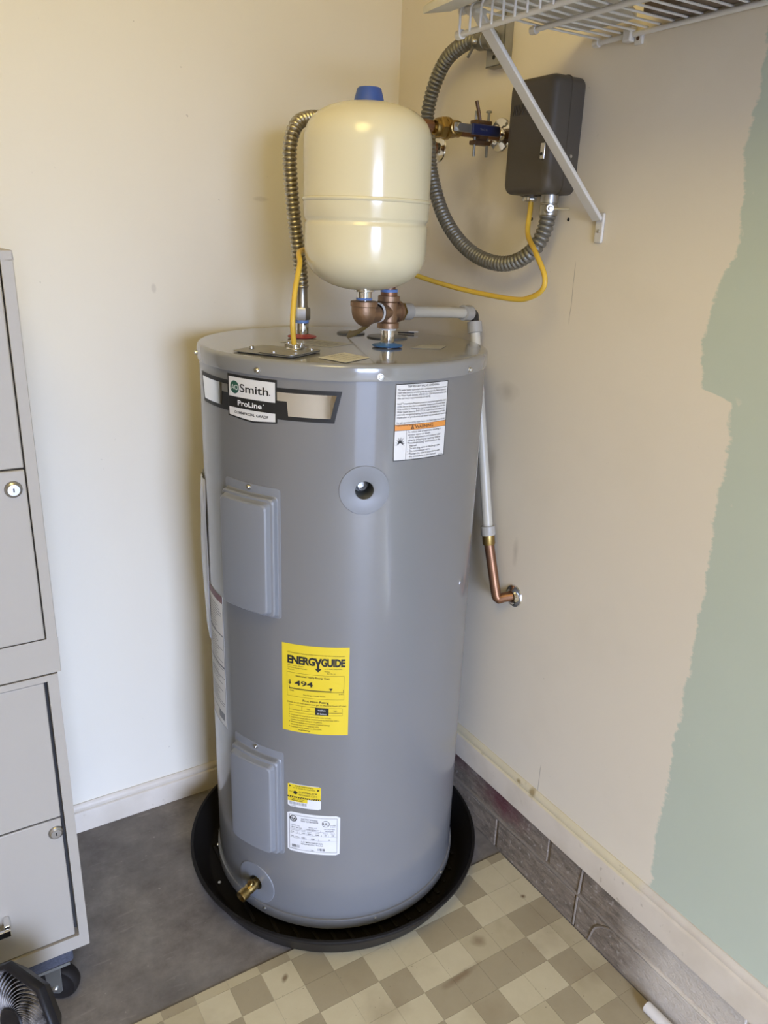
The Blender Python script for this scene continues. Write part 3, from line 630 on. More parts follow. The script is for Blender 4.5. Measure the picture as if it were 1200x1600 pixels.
p.text('to register for rewards', 0.006, 0.0195, 0.0032); p.text('1-800-000-0000', 0.006, 0.0152, 0.0040, bold=0.01)
for i in range(26): x = 0.004+i*0.0014; p.rect(x, 0.0055, x+random.choice((0.0005, 0.0008, 0.0003)), 0.0122, 'ink_grey')
p.text('100278437', 0.005, 0.0020, 0.0030, 'ink_grey'); p.done()
st = sticker('rating_plate', 220.6, 243.0, 0.2240, 0.3225, 'paper', rad=0.004, lbl='white rating plate sticker'); p = Print(st); W_, H_ = p.w, p.h
p.frame(0.0045, 0.006, W_-0.0055, H_-0.006, 0.0006)
p.disc(0.0130, 0.0830, 0.0078, 'ink', 0.0, 0.0058); p.text('SA', 0.0138, 0.0797, 0.0092, 'ink', 0.03, 'CENTER'); p.disc(0.0805, 0.0785, 0.0078, 'ink', 0.0, 0.0068); p.text('UL', 0.0805, 0.0755, 0.0088, 'ink', 0.02, 'CENTER')
p.text('LISTED', 0.090, 0.0745, 0.0036); p.text('E12345', 0.090, 0.0705, 0.0036)
p.text('ELECTRIC STORAGE', 0.047, 0.0835, 0.0048, align='CENTER', width=0.034); p.text('TANK WATER HEATER', 0.047, 0.0785, 0.0048, align='CENTER', width=0.037)
for y, xs in ((0.0585, (0.038, 0.070)), (0.0475, (0.016, 0.027, 0.040, 0.053, 0.072, 0.086)), (0.0360, (0.016, 0.027, 0.040, 0.066))):
    p.rect(0.006, y-0.0014, W_-0.007, y-0.0010, 'ink_grey')
    for x in xs: p.rect(x, y-0.0012, x+0.0004, y+0.0030, 'ink_grey')
for t, x, y in (('MODEL NO.', 0.018, 0.0655), ('SERIAL NO.', 0.054, 0.0650), ('ITEM NUMBER', 0.088, 0.0640), ('EJCT-50 110', 0.020, 0.0600), ('2235129763117', 0.054, 0.0595), ('100302541', 0.088, 0.0590)): p.text(t, x, y, 0.0036 if y > 0.062 else 0.0042, 'ink_grey' if y > 0.062 else 'ink', 0, 'CENTER')
for t, x in (('240', 0.011), ('1', 0.0215), ('4500', 0.034), ('4500', 0.047), ('4500', 0.063), ('50', 0.080), ('150', 0.095)): p.text(t, x, 0.0485, 0.0040, 'ink', 0.004, 'CENTER'); p.text('VOLTS', x, 0.0535, 0.0030, 'ink_grey', 0, 'CENTER')
for t, x in (('240', 0.011), ('3380', 0.0215), ('3380', 0.034), ('3380', 0.054), ('50', 0.088)): p.text(t, x, 0.0370, 0.0040, 'ink', 0.004, 'CENTER')
p.text('A. O. SMITH CORPORATION', 0.052, 0.0265, 0.0044, 'ink', 0.004, 'CENTER', width=0.044); p.text('ASHLAND CITY, TN USA', 0.052, 0.0215, 0.0042, 'ink', 0.004, 'CENTER')
for i in range(13): x = 0.010+i*0.0013; p.rect(x, 0.011, x+random.choice((0.0004, 0.0008)), 0.0180)
for i in range(11): x = 0.064+i*0.0014; p.rect(x, 0.0095, x+random.choice((0.0004, 0.0009)), 0.0155)
p.text('100356893', 0.008, 0.0075, 0.0026, 'ink_grey'); p.text('2023', 0.050, 0.0085, 0.0032); p.done()
# tall instruction sticker and document bag on the left flank
st = sticker('instruction_sticker', 168.5, 186.0, 0.446, 0.750, 'paper', lbl='tall white instruction sticker on left flank'); p = Print(st); W_, H_ = p.w, p.h
p.rect(0, H_-0.016, W_, H_, 'maroon'); p.frame(0, 0, W_, H_, 0.0016, 'ink_grey'); p.rect(0, H_*0.70, W_, H_*0.71, 'ink_grey'); p.rect(0, H_*0.46, W_, H_*0.475, 'ink_grey'); p.rect(0, H_*0.38, W_, H_*0.385, 'ink_grey')
for i in range(46):
    y = H_-0.024-i*0.0058
    if y > 0.03 and random.random() < 0.85: p.rect(0.006, y, random.uniform(0.5, 0.95)*W_, y+0.0016, 'ink_grey')
p.rect(W_*0.55, 0.012, W_*0.9, 0.03, 'ink_grey'); p.done()
m = MB(); n = 8; V = []
outer = [(0.968, 0.004), (0.93, 0.009), (0.89, 0.012), (0.84, 0.014), (0.78, 0.014), (0.70, 0.011), (0.64, 0.007), (0.618, 0.003)]
for z, e in outer:
    for k2 in range(9):
        th = 153+16*k2/8; V.append(cyl(th, z, 0.6*e*math.sin(math.pi*(0.15+0.85*k2/8))*1.0+0.0015+0.0012*math.sin(k2*2.1+z*40)))
m.add(V, [(i*9+j, i*9+j+1, (i+1)*9+j+1, (i+1)*9+j) for i in range(len(outer)-1) for j in range(8)], True)
o = m.build('document_bag', 'plastic_bag', heater); so = o.modifiers.new('thickness', 'SOLIDIFY'); so.thickness = 0.0012; so.offset = 1; lab(o, 'clear document bag hanging on left flank')

# ---- top fittings of the heater
def top_pt(x, y, dz=0.0): return Vector((x, y, ZTOP+0.001+dz))
HOT = Vector((-0.387, -0.282, ZTOP+0.001)); COLD = Vector((-0.289, -0.450, ZTOP+0.001))
def nip(pos, h, ringm, nm):
    n_ = MB().lathe([(0.0125, -0.002), (0.0132, 0), (0.0132, h-0.004), (0.0126, h-0.002), (0.0126, h), (0.010, h), (0.010, 0.01), (0, 0.01)], pos, (0, 0, 1), 28).build(nm, 'chrome', heater)
    MB().lathe([(0.0133, 0.0015), (0.022, 0.0005), (0.0285, 0.0022), (0.0292, 0.0038), (0.0275, 0.0048), (0.018, 0.0066), (0.0133, 0.0085)], pos, (0, 0, 1), 40).build('nipple_ring', ringm, n_)
    return n_
nip(HOT, 0.034, 'red_ring', 'hot_nipple'); nip(COLD, 0.042, 'blue_ring', 'cold_nipple')
# junction cover plate
A5 = 212; er = Vector((math.cos(R_(A5)), math.sin(R_(A5)), 0)); et = Vector((-er.y, er.x, 0)); pc = Vector((-0.5165, -0.4490, ZTOP+0.001))
def rrect(c_, a, b, r, ex, ey, n=5):
    out = []
    for sx, sy, a0 in ((1, 1, 0), (-1, 1, 90), (-1, -1, 180), (1, -1, 270)):
        for k2 in range(n+1):
            t = R_(a0+90*k2/n); out.append(c_+ex*(sx*(a-r)+r*math.cos(t))+ey*(sy*(b-r)+r*math.sin(t)))
    return out
jc = MB().poly(rrect(pc+Vector((0, 0, 0.0012)), 0.064, 0.049, 0.012, et, er), (0, 0, 0.0012)).build('junction_plate', 'galv_dull', heater, bevel=0.0004)
MB().poly(rrect(pc+et*0.029+Vector((0, 0, 0.0034)), 0.035, 0.0485, 0.010, et, er), (0, 0, 0.0014)).build('junction_flap', 'galv_dull', jc, bevel=0.0004)
MB().poly(rrect(pc+Vector((0, 0, -0.0005)), 0.058, 0.044, 0.010, et, er), (0, 0, 0.0016)).build('junction_undershadow', 'cab_dark', jc)  # near-black sheet that draws the shadow beneath the plate
MB().box(pc+et*-0.0072+Vector((0, 0, 0.0026)), (0.0030, 0.092, 0.0006), (et, er, Vector((0, 0, 1)))).build('flap_shadow_strip', 'cab_dark', jc)  # dark strip painting the shadow line along the flap edge
for a_, b_ in ((-0.046, 0.012), (0.022, 0.043), (0.052, -0.030)):
    c_ = pc+et*a_+er*b_+Vector((0, 0, 0.0035)); MB().lathe([(0.0056, 0), (0.0056, 0.001), (0.0042, 0.0012), (0.0042, 0.004), (0.003, 0.0048), (0, 0.005)], c_, (0, 0, 1), 12).build('plate_screw', 'screw', jc)
CAB = Vector((-0.487, -0.459, ZTOP+0.0055))
m = MB(); m.lathe([(0.0155, 0), (0.0158, 0.002), (0.0145, 0.0035), (0.0125, 0.0035), (0.0125, 0.009), (0.0105, 0.010), (0.0085, 0.009), (0.0085, 0.001), (0, 0.001)], CAB, (0, 0, 1), 10); o = m.build('cable_clamp', 'chrome', heater)
for s_ in (-1, 1):
    MB().box(CAB+et*(s_*0.0135)+Vector((0, 0, 0.0065)), (0.007, 0.014, 0.007), (et, er, Vector((0, 0, 1)))).build('clamp_bar', 'screw', o, bevel=0.001)
    MB().lathe([(0.0034, 0), (0.0034, 0.003), (0, 0.0035)], CAB+et*(s_*0.0135)+Vector((0, 0, 0.0095)), (0, 0, 1), 10).build('clamp_screw', 'screw', o)
def flat(name, pts, m_, e=0.0004):
    return MB().poly([top_pt(x, y, 0.0002) for x, y in pts], (0, 0, e)).build(name, m_, heater)
fl = flat('paper_label', [(-.479, -.535), (-.406, -.494), (-.394, -.563), (-.462, -.600)], 'paper_top')
ex = Vector((.073, .041, 0)).normalized(); ey = Vector((-.012, .069, 0)).normalized(); m = MB()
for i, (t, sz) in enumerate((('CAUTION', .011), ('the thermostat is', .0075), ('preset at the factory', .0075), ('see manual before use', .0075))):
    V, F = text2d(t, sz); m.add([Vector((-.4525, -.5905, ZTOP+.0020))+ex*x+ey*(y+0.050-i*0.014) for x, y in V], F, False)
lp = m.build('black_print', 'ink_grey', fl, auto=False); lp['kind'] = 'stuff'
f2 = flat('pale_label', [(-.455, -.325), (-.385, -.295), (-.330, -.392), (-.398, -.425)], 'paper_pale'); m = MB()
for i in range(9):
    a = Vector((-.383, -.303, ZTOP+.0019))+Vector((.55, -1, 0)).normalized()*(0.008+i*0.0105)
    m.box(a+Vector((-.035, -.015, 0)), (random.uniform(.03, .055), .0025, .0002), (Vector((.919, .394, 0)), Vector((-.394, .919, 0)), Vector((0, 0, 1))))
lp = m.build('grey_print', 'ink_grey', f2); lp['kind'] = 'stuff'
for (x, y, r) in ((-.251, -.240, .030), (-.209, -.320, .042)):
    MB().lathe([(0, 0.0), (r, 0.0), (r, 0.0022), (r*0.93, 0.0032), (0, 0.0034)], top_pt(x, y), (0, 0, 1), 40).build('plug_cap', 'grey_disc', heater)
o = flat('dark_smudge_label', [(-.205, -.508), (-.165, -.470), (-.205, -.445), (-.255, -.480)], 'paper_pale', 0.0003)

# ================================================================== DRAIN PAN
PX, PY = -0.3370, -0.3595
pan = thing('drain_pan', (PX, PY, 0), 'round black plastic drain pan under the water heater', 'drain pan')
RT, RBm, ZP = 0.3448, 0.3075, 0.063
MB().lathe([(0, 0.0005), (RBm, 0.0005), (RBm+0.008, 0.004), (RT-0.004, ZP-0.009), (RT-0.001, ZP-0.008), (RT, ZP-0.006), (RT, ZP-0.001), (RT-0.001, ZP), (RT-0.007, ZP), (RT-0.009, ZP-0.003), (RBm-0.002, 0.010), (RBm-0.010, 0.006), (0, 0.006)], (PX, PY, 0), (0, 0, 1), 160).build('pan_shell', 'pan', pan)
for i in range(-9, 10):
    x = PX+i*0.033; L = math.sqrt(max(0, (RBm-0.014)**2-(x-PX)**2))
    if L > 0.05: MB().bbox((x-0.004, PY-L, 0.0055), (x+0.004, PY+L, 0.0115)).build('pan_rib', 'pan', pan, bevel=0.0015)
MB().lathe([(0, 0), (0.0042, 0), (0.0036, 0.0022), (0, 0.003)], (-.630, -.348, 0.0115), (0, 0, 1), 12).build('loose_nut', 'screw', pan)

# ================================================================== EXPANSION TANK
TX, TY = -0.3535, -0.4690; TR = 0.1092
tk = thing('expansion_tank', (TX, TY, 1.325), 'ivory expansion tank with blue cap standing above the water heater', 'tank')
pr = [(0.0, 1.3375)]
for i in range(1, 13):
    t = math.cos(math.pi/2*i/12); pr.append(((TR-0.0018)*(1-t**2.25)**(1/2.25), 1.407-0.0695*t))
pr += [(TR-0.0018, 1.444), (TR-0.0022, 1.4475), (TR-0.0042, 1.4505), (TR-0.0042, 1.4525), (TR-0.0018, 1.4560), (TR-0.0004, 1.4590), (TR, 1.4830), (TR, 1.4850)]
for i in range(0, 15):
    t = math.sin(math.pi/2*i/14); pr.append((TR*max(0.0, 1-t**2.5)**(1/2.5) if i < 14 else 0.0, 1.573+0.0680*t))
MB().lathe(pr, (TX, TY, 0), (0, 0, 1), 96).build('tank_shell', 'tank', tk)
MB().lathe([(TR-0.001, 1.4830), (TR+0.0018, 1.4842), (TR+0.0030, 1.4866), (TR+0.0020, 1.4890), (TR-0.001, 1.4904)], (TX, TY, 0), (0, 0, 1), 96).build('seam_bead', 'tank', tk)
MB().lathe([(0.0268, 1.634), (0.0262, 1.6395), (0.0205, 1.6600), (0.0185, 1.6622), (0.0, 1.6635)], (TX, TY, 0), (0, 0, 1), 40).build('valve_cap', 'tank_cap', tk)
MB().lathe([(0.0185, 1.341), (0.0185, 1.336), (0.0135, 1.3345), (0.0132, 1.318), (0.0, 1.318)], (TX, TY, 0), (0, 0, 1), 32).build('threaded_neck', 'chrome', tk)
MB().lathe([(0.0140, 1.3245), (0.0146, 1.3230), (0.0140, 1.3205)], (TX, TY, 0), (0, 0, 1), 32).build('sealant_band', 'tape', tk)

# ================================================================== BRONZE CROSS AND ELBOW
ZC = 1.297
ft = thing('pipe_fitting', (COLD.x, COLD.y, ZTOP+0.04), 'cast bronze cross and elbow joining expansion tank to cold nipple', 'pipe fitting')
dirE = Vector((TX-COLD.x, TY-COLD.y, 0)); LE = dirE.length; dirE.normalize()
m = MB(); cc_ = Vector((COLD.x, COLD.y, ZC))
m.lathe([(0.0178, -0.030), (0.0205, -0.029), (0.0205, -0.020), (0.0172, -0.0175), (0.0168, 0.0175), (0.0205, 0.020), (0.0205, 0.029), (0.0178, 0.030), (0.014, 0.030), (0.014, -0.030), (0.0178, -0.030)], cc_, (0, 0, 1), 32)
m.lathe([(0.0165, 0.0), (0.0165, 0.020), (0.0190, 0.022), (0.0190, 0.0265), (0.0145, 0.0265), (0.014, 0.0)], cc_, dirE, 32)
pexdir = Vector((0.247, 0.073, 0)).normalized()
m.lathe([(0.0165, 0.0), (0.0165, 0.020), (0.0200, 0.021), (0.0200, 0.0275), (0.014, 0.0275), (0.014, 0.0)], cc_, pexdir, 32)
m.build('cross_body', 'bronze', ft)
ec = Vector((TX, TY, ZC))
path = [ec+Vector((0, 0, 0.0225))]+[ec+Vector((0, 0, 0.0035))+(-dirE)*0.0+Vector((0, 0, 0))]
bend = []
for i in range(9):
    a = math.pi/2*i/8; bend.append(ec+Vector((0, 0, 0.006))+(-dirE)*(0.0085*(1-math.cos(a)))*1.0+Vector((0, 0, -0.0085*math.sin(a))))
elb = [ec+Vector((0, 0, 0.018))]+bend+[ec+(-dirE)*0.024+Vector((0, 0, -0.0025)), ec+(-dirE)*0.036+Vector((0, 0, -0.0022))]
m = MB(); m.tube(elb, lambda i: 0.0225 if i == 0 else (0.0225 if i < 9 else (0.0195 if i == 9 else (0.0158 if i == 10 else 0.0150))), 28)
m.lathe([(0.0225, 0.012), (0.0248, 0.013), (0.0248, 0.0210), (0.0230, 0.0222), (0.0150, 0.0222)], ec, (0, 0, 1), 32)
m.build('elbow', 'bronze', ft)
MB().lathe([(0.0160, 0.0), (0.0160, 0.003), (0.015, 0.0036), (0.0148, -0.0006)], ec-dirE*0.0385, -dirE, 28).build('thread_sealant', 'white_ring', ft)
MB().lathe([(0.0158, 0.0), (0.0178, 0.0006), (0.0178, 0.0034), (0.0158, 0.004)], cc_+dirE*0.0262, dirE, 28).build('thread_sealant', 'white_ring', ft)
MB().lathe([(0.0150, 0), (0.0158, 0.0008), (0.0158, 0.0034), (0.015, 0.004)], cc_+Vector((0, 0, -0.0335)), (0, 0, 1), 28).build('thread_sealant', 'white_ring', ft)
MB().lathe([(0.0158, 0.0), (0.0158, 0.007), (0.0120, 0.008), (0.0120, 0.016), (0.0160, 0.017), (0.0160, 0.022), (0.0, 0.022)], cc_+Vector((0, 0, 0.030)), (0, 0, 1), 28).build('top_bushing', 'copper', ft)
MB().lathe([(0.0162, 0.0), (0.0162, 0.004), (0.0158, 0.005)], cc_+Vector((0, 0, 0.036)), (0, 0, 1), 28).build('blue_sealant', 'tape', ft)

# riser from the cross up behind the tank to the ball valve
VY, VZ = -0.385, 1.629
rz = thing('cold_riser', (COLD.x, COLD.y, ZC+0.05), 'copper riser running up behind the expansion tank to ball valve', 'pipe')
p0 = cc_+Vector((0, 0, 0.048))
MB().tube(resample(sp([p0, p0+Vector((0.004, 0.006, 0.03)), (-.262, -.392, 1.385), (-.235, -.345, 1.44), (-.225, -.335, 1.52), (-.222, -.345, 1.585), (-.212, -.372, 1.622), (-.185, VY, VZ), (-.168, VY, VZ)], 8), 0.006), 0.0111, 16).build('riser_pipe', 'copper', rz)
# olive tape tail
tp_ = thing('tape_strip', tuple(COLD+Vector((-.04, .06, 0))), 'olive translucent tape tail behind the bronze elbow', 'tape')
ru = sp([(-.287, -.412, 1.318), (-.282, -.405, 1.297), (-.285, -.385, 1.272), (-.290, -.345, 1.250), (-.287, -.305, 1.2385), (-.278, -.275, 1.2360)], 6)
m = MB(); wv = Vector((.60, .30, .55))*0.012; V = []
for q in ru: V += [q-wv*(1.0), q+wv*(1.0)]
m.add(V, [(2*i, 2*i+2, 2*i+3, 2*i+1) for i in range(len(ru)-1)], True); o = m.build('tape_tail', 'olive', tp_); so = o.modifiers.new('thickness', 'SOLIDIFY'); so.thickness = 0.0006
# scrap on the top
o = thing('torn_scrap', tuple(top_pt(-.129, -.272)), 'small torn black and white scrap lying on the heater top', 'scrap')
MB().poly([top_pt(-.146, -.262, .0004), (-.138, -.255, ZTOP+.0014), (-.112, -.276, ZTOP+.0014), (-.118, -.286, ZTOP+.0014)], (0, 0, 0.003)).build('scrap_body', 'black_plastic', o, bevel=0.001)
MB().poly([top_pt(-.128, -.276, .0034), (-.122, -.271, ZTOP+.0044), (-.106, -.284, ZTOP+.0044), (-.112, -.289, ZTOP+.0044)], (0, 0, 0.002)).build('scrap_edge', 'paper', o, bevel=0.0008)

# ================================================================== WHITE SUPPLY PIPE TO COPPER STUB
sup = thing('supply_pipe', (0, -.554, .688), 'white plastic supply pipe dropping behind the heater to a copper stub', 'pipe')
q0 = cc_+pexdir*0.0275; qe = Vector((-.034, -.378, 1.284)); qd = (qe-q0).normalized(); LQ = (qe-q0).length
MB().hexnut(q0, qd, 0.0185, 0.010).build('brass_adapter', 'brass', sup)
MB().tube([q0+qd*0.012, qe-qd*0.012], 0.0111, 20).build('pipe_run', 'pex', sup)
ringp = lambda r, h: [(0.0112, 0), (r, 0.0008), (r, h-0.0008), (0.0112, h)]
MB().lathe(ringp(0.0160, 0.026), q0+qd*0.008, qd, 24).build('coupling_ring', 'coupling', sup)
MB().lathe(ringp(0.0158, 0.025), qe-qd*0.034, qd, 24).build('coupling_ring', 'coupling', sup)
d1 = Vector((-.030, -.484, .821)); c1 = qe+Vector((0.004, -0.001, -0.006))
vd = (d1-c1).normalized()
MB().tube(resample(sp([qe-qd*0.012, qe-qd*0.004, qe+qd*0.006+Vector((0, 0, -0.003)), c1+vd*0.010, c1+vd*0.020], 6), 0.003), 0.0098, 16).build('black_elbow', 'black_plastic', sup)
MB().lathe(ringp(0.0158, 0.024), c1+vd*0.011, vd, 24).build('coupling_ring', 'coupling', sup)
MB().tube([c1+vd*0.02, d1], 0.0111, 20).build('pipe_drop', 'pex', sup)
MB().lathe(ringp(0.0158, 0.022), d1-vd*0.016, vd, 24).build('coupling_ring', 'coupling', sup)
MB().lathe([(0.0112, 0), (0.0140, 0.001), (0.0140, 0.020), (0.0128, 0.023), (0, 0.023)], d1+vd*0.004, vd, 24).build('brass_adapter', 'brass', sup)
ds = d1+vd*0.022; el = Vector((-.030, -.530, .684)); wp = Vector((-.001, -.552, .689))
MB().tube(resample(sp([ds, ds.lerp(el, 0.5), ds.lerp(el, 0.86), el+Vector((.003, -.002, -.004)), el.lerp(wp, 0.45)+Vector((0, 0, -.002)), wp], 8), 0.004), lambda i: 0.0111, 18).build('copper_stub', 'copper', sup)
esc = lambda c_, r: MB().lathe([(0.0112, 0.009), (0.0135, 0.0095), (0.016, 0.007), (r*0.7, 0.0045), (r*0.95, 0.0025), (r, 0.0)], c_, (-1, 0, 0), 40)
esc(Vector((0, -.554, .690)), 0.0255).build('wall_flange', 'chrome', sup)

# ================================================================== HOT FLEXIBLE CONNECTOR
hc = thing('flexible_connector', tuple(HOT+Vector((0, 0, .03))), 'stainless corrugated hot water connector rising left of the expansion tank', 'pipe')
MB().lathe([(0.0136, 0), (0.0136, 0.006), (0.0128, 0.007)], HOT+Vector((0, 0, .030)), (0, 0, 1), 24).build('blue_sealant', 'tape', hc)
MB().hexnut(HOT+Vector((0, 0, .036)), (0, 0, 1), 0.0165, 0.024).build('union_nut', 'galv', hc)
MB().lathe([(0.0122, 0), (0.0112, 0.004), (0.0108, 0.036), (0.012, 0.040), (0, 0.040)], HOT+Vector((0, 0, .060)), (0, 0, 1), 24).build('smooth_sleeve', 'connector', hc)
hp = resample(sp([HOT+Vector((0, 0, .098)), HOT+Vector((-.003, 0, .13)), (-.399, -.284, 1.42), (-.408, -.284, 1.49), (-.413, -.284, 1.555), (-.410, -.282, 1.590), (-.396, -.276, 1.619), (-.372, -.266, 1.633), (-.33, -.25, 1.640), (-.25, -.222, 1.641), (-.15, -.19, 1.630), (-.075, -.172, 1.621)], 10), 0.0017)
MB().tube(hp, lambda i: 0.0137 if (i % 5) in (1, 2) else (0.0124 if (i % 5) in (0, 3) else 0.0104), 16).build('corrugated_hose', 'connector', hc)
MB().hexnut((-.08, -.173, 1.6215), (1, 0, 0), 0.0165, 0.022).build('union_nut', 'brass', hc)
MB().tube([(-.06, -.172, 1.6205), (0, -.171, 1.619)], 0.0111, 16).build('copper_stub', 'copper', hc)
esc(Vector((0, -.171, 1.619)), 0.0300).build('wall_flange', 'chrome', hc)

# ================================================================== BALL VALVE AND GROUND CLAMP
bv = thing('ball_valve', (0, VY, VZ), 'brass ball valve with blue lever on a copper stub from right wall', 'valve')
X1 = Vector((-1, 0, 0))
MB().tube([(0, VY, VZ), (-.118, VY, VZ)], 0.0111, 18).build('copper_stub', 'copper', bv)
MB().lathe([(0.0112, .160), (0.0140, .160), (0.0150, .157), (0.0150, .152), (0.0178, .150), (0.0178, .140), (0.0165, .138), (0.0200, .136), (0.0200, .130), (0.0175, .127), (0.0160, .116), (0.0140, .113), (0.0140, .104), (0.0112, .103)], (0, VY, VZ), X1, 28).build('valve_body', 'brass', bv)
MB().hexnut((-.139, VY, VZ), X1, 0.0205, 0.012).build('valve_nut', 'brass', bv)
SV = Vector((-.126, VY, VZ)); NY = Vector((0, -1, 0))
MB().lathe([(0.0125, 0.010), (0.0125, 0.024), (0.0105, 0.025), (0.0105, 0.030), (0, 0.031)], SV, NY, 24).build('stem_housing', 'brass', bv)
MB().hexnut(SV+NY*0.032, NY, 0.0078, 0.006).build('stem_nut', 'galv', bv)
MB().bbox((-.138, VY-.0335, VZ-.0075), (-.090, VY-.0305, VZ+.0075)).build('lever', 'galv', bv, bevel=0.001)
lv = MB().bbox((-.098, VY-.0370, VZ-.0095), (-.030, VY-.0275, VZ+.0095)).build('lever_grip', 'blue_grip', bv, bevel=0.003)
V, F = text2d('W O G', 0.0055, 0.01); MB().add([Vector((-.080+x, VY-.0372, VZ-.002+y)) for x, y in V], F, False).build('grip_lettering', 'ink_grey', lv, auto=False)
esc(Vector((0, VY, VZ)), 0.0315).build('wall_flange', 'chrome', bv)
gc = thing('ground_clamp', (-.052, VY, VZ), 'tarnished bronze ground clamp with upright screws around the copper stub', 'clamp')
GX = -.050
MB().lathe([(0.0114, -.010), (0.0165, -.009), (0.0165, .009), (0.0114, .010)], (GX, VY, VZ), X1, 16).build('clamp_collar', 'dark_bronze', gc)
for zz_ in (0.0165, -0.0195): MB().bbox((GX-.020, VY-.010, VZ+zz_-.0035), (GX+.020, VY+.010, VZ+zz_+.0045)).build('clamp_jaw', 'dark_bronze', gc, bevel=0.002)
for dx in (-.016, .015): MB().tube([(GX+dx, VY-.003, VZ-.044), (GX+dx, VY-.003, VZ+.036)], 0.0028, 10).build('clamp_bolt', 'fork', gc)
MB().lathe([(0, 0), (0.0062, 0.0), (0.0055, 0.003), (0, 0.0045)], (GX+.015, VY-.003, VZ+.036), (0, 0, 1), 12).build('bolt_head', 'fork', gc)
MB().tube(sp([(GX-.012, VY-.012, VZ+.014), (GX-.016, VY-.012, VZ+.030), (GX-.024, VY-.012, VZ+.052)], 4), 0.0034, 8).build('ground_wire', 'dark_bronze', gc)
MB().lathe([(0, 0), (0.006, 0), (0.006, 0.012), (0, 0.012)], (GX-.020, VY-.012, VZ+.014), (1, 0, 0), 10).build('wire_lug', 'dark_bronze', gc)

# ================================================================== TIMER BOX
def cover_mesh(back=False):     # drawn-steel cover: rounded corners, rolled front edge
    def rr(x, ins, rad):
        a, b = (Y1-Y0)/2-ins, (Z1-Z0)/2-ins; cy_, cz_ = (Y0+Y1)/2, (Z0+Z1)/2; out = []
        for sy_, sz_, a0 in ((1, 1, 0), (-1, 1, 90), (-1, -1, 180), (1, -1, 270)):
            for k_ in range(7):
                t = R_(a0+90*k_/6); out.append(Vector((x, cy_+sy_*(a-rad)+rad*math.cos(t), cz_+sz_*(b-rad)+rad*math.sin(t))))
        return out
    L = [rr(-.030, -.0012, .016), rr(-.032, -.0012, .016), rr(-.0325, 0, .016), rr(-.058, 0, .016), rr(-.064, .0012, .016), rr(-.068, .004, .015), rr(-.0702, .008, .013), rr(-.0710, .014, .010)]
    if back: L = [rr(-.0005, .0003, .018), rr(-.0335, .0003, .018), rr(-.034, .002, .018)]
    m = MB(); n = len(L[0]); m.add([p_ for l in L for p_ in l], [(i*n+j, i*n+(j+1) % n, (i+1)*n+(j+1) % n, (i+1)*n+j) for i in range(len(L)-1) for j in range(n)]+[tuple(range((len(L)-1)*n, len(L)*n))], True)
    return m
bx = thing('control_box', (0, -.549, 1.515), 'brown grey metal control box mounted on right wall', 'electrical box')
Y0, Y1, Z0, Z1, DP = -.609, -.489, 1.512, 1.703, 0.071
cover_mesh(True).build('box_back', 'box', bx)
cv = cover_mesh().build('box_cover', 'box', bx)
V, F = text2d('IIIWOO', 0.024, 0.0, space=0.95, shear=0.15, width=0.062)
m = MB(); n_ = len(V); m.add([Vector((-DP-.0006, Y1-.016-x, 1.6440+y)) for x, y in V], F, False); o = m.build('raised_lettering', 'box', cv, auto=False); so = o.modifiers.new('relief', 'SOLIDIFY'); so.thickness = 0.0030; so.offset = 0
hs = MB().bbox((-DP-.0022, -.5985, 1.567), (-DP+.002, -.5875, 1.594)).build('hasp', 'screw', cv, bevel=0.002)
MB().lathe([(0, 0), (0.0030, 0), (0.0030, 0.0006), (0, 0.0006)], (-DP-.0021, -.592, 1.576), X1, 14).build('hasp_hole', 'dark_hole', hs)
MB().lathe([(0.0036, 0), (0.003, 0.002), (0, 0.0024)], (-.020, Y0, 1.575), (0, -1, 0), 10).build('cover_screw', 'screw', cv)
m = MB(); m.lathe([(0.013, 0), (0.0135, -0.003), (0.0125, -0.004), (0.0125, -0.009), (0.0105, -0.011), (0.007, -0.011), (0, -0.008)], (-.035, -.531, Z0), (0, 0, 1), 10)
o = m.build('cable_clamp', 'chrome', bx)
for s_ in (-1, 1): MB().lathe([(0.0036, 0), (0.0036, 0.008), (0, 0.009)], (-.038, -.531+s_*.0125, Z0-.0065), (-1, -s_*0.5, 0), 10).build('clamp_screw', 'screw', o)

# ================================================================== FLEXIBLE CONDUIT
fc = thing('flexible_conduit', (-.03, -.576, 1.50), 'grey corrugated metal conduit looping from upper bracket down to control box', 'conduit')
cp = resample(sp([(-.040, -.352, 1.794), (-.045, -.316, 1.796), (-.045, -.253, 1.778), (-.045, -.212, 1.737), (-.047, -.192, 1.679), (-.050, -.208, 1.623), (-.052, -.224, 1.564), (-.055, -.275, 1.486), (-.055, -.337, 1.432), (-.055, -.406, 1.400), (-.055, -.479, 1.388), (-.050, -.529, 1.396), (-.043, -.564, 1.419), (-.035, -.577, 1.451), (-.030, -.577, 1.476)], 10), 0.0018)
MB().tube(cp, lambda i: 0.0151 if (i % 5) in (1, 2) else (0.0140 if (i % 5) in (0, 3) else 0.0118), 16).build('conduit_tube', 'conduit', fc)
m = MB(); m.lathe([(0.0155, 0), (0.0165, 0.001), (0.0165, 0.018), (0.0145, 0.019), (0.0145, 0.021), (0.0160, 0.022), (0.0160, 0.036), (0, 0.036)], (-.030, -.577, 1.4765), (0, 0, 1), 24); o = m.build('box_connector', 'galv', fc)
MB().lathe([(0, 0), (0.0078, 0), (0.0078, 0.016), (0.0065, 0.018), (0, 0.018)], (-.045, -.592, 1.488), (-.5, -.86, 0), 14).build('clamp_ear', 'galv', o)
MB().lathe([(0, 0), (0.004, 0), (0.004, 0.004), (0, 0.005)], (-.054, -.6075, 1.488), (-.5, -.86, 0), 12).build('clamp_screw', 'screw', o)
MB().tube([(-.040, -.600, 1.488), (-.022, -.622, 1.488)], 0.0022, 8).build('screw_tip', 'screw', o)
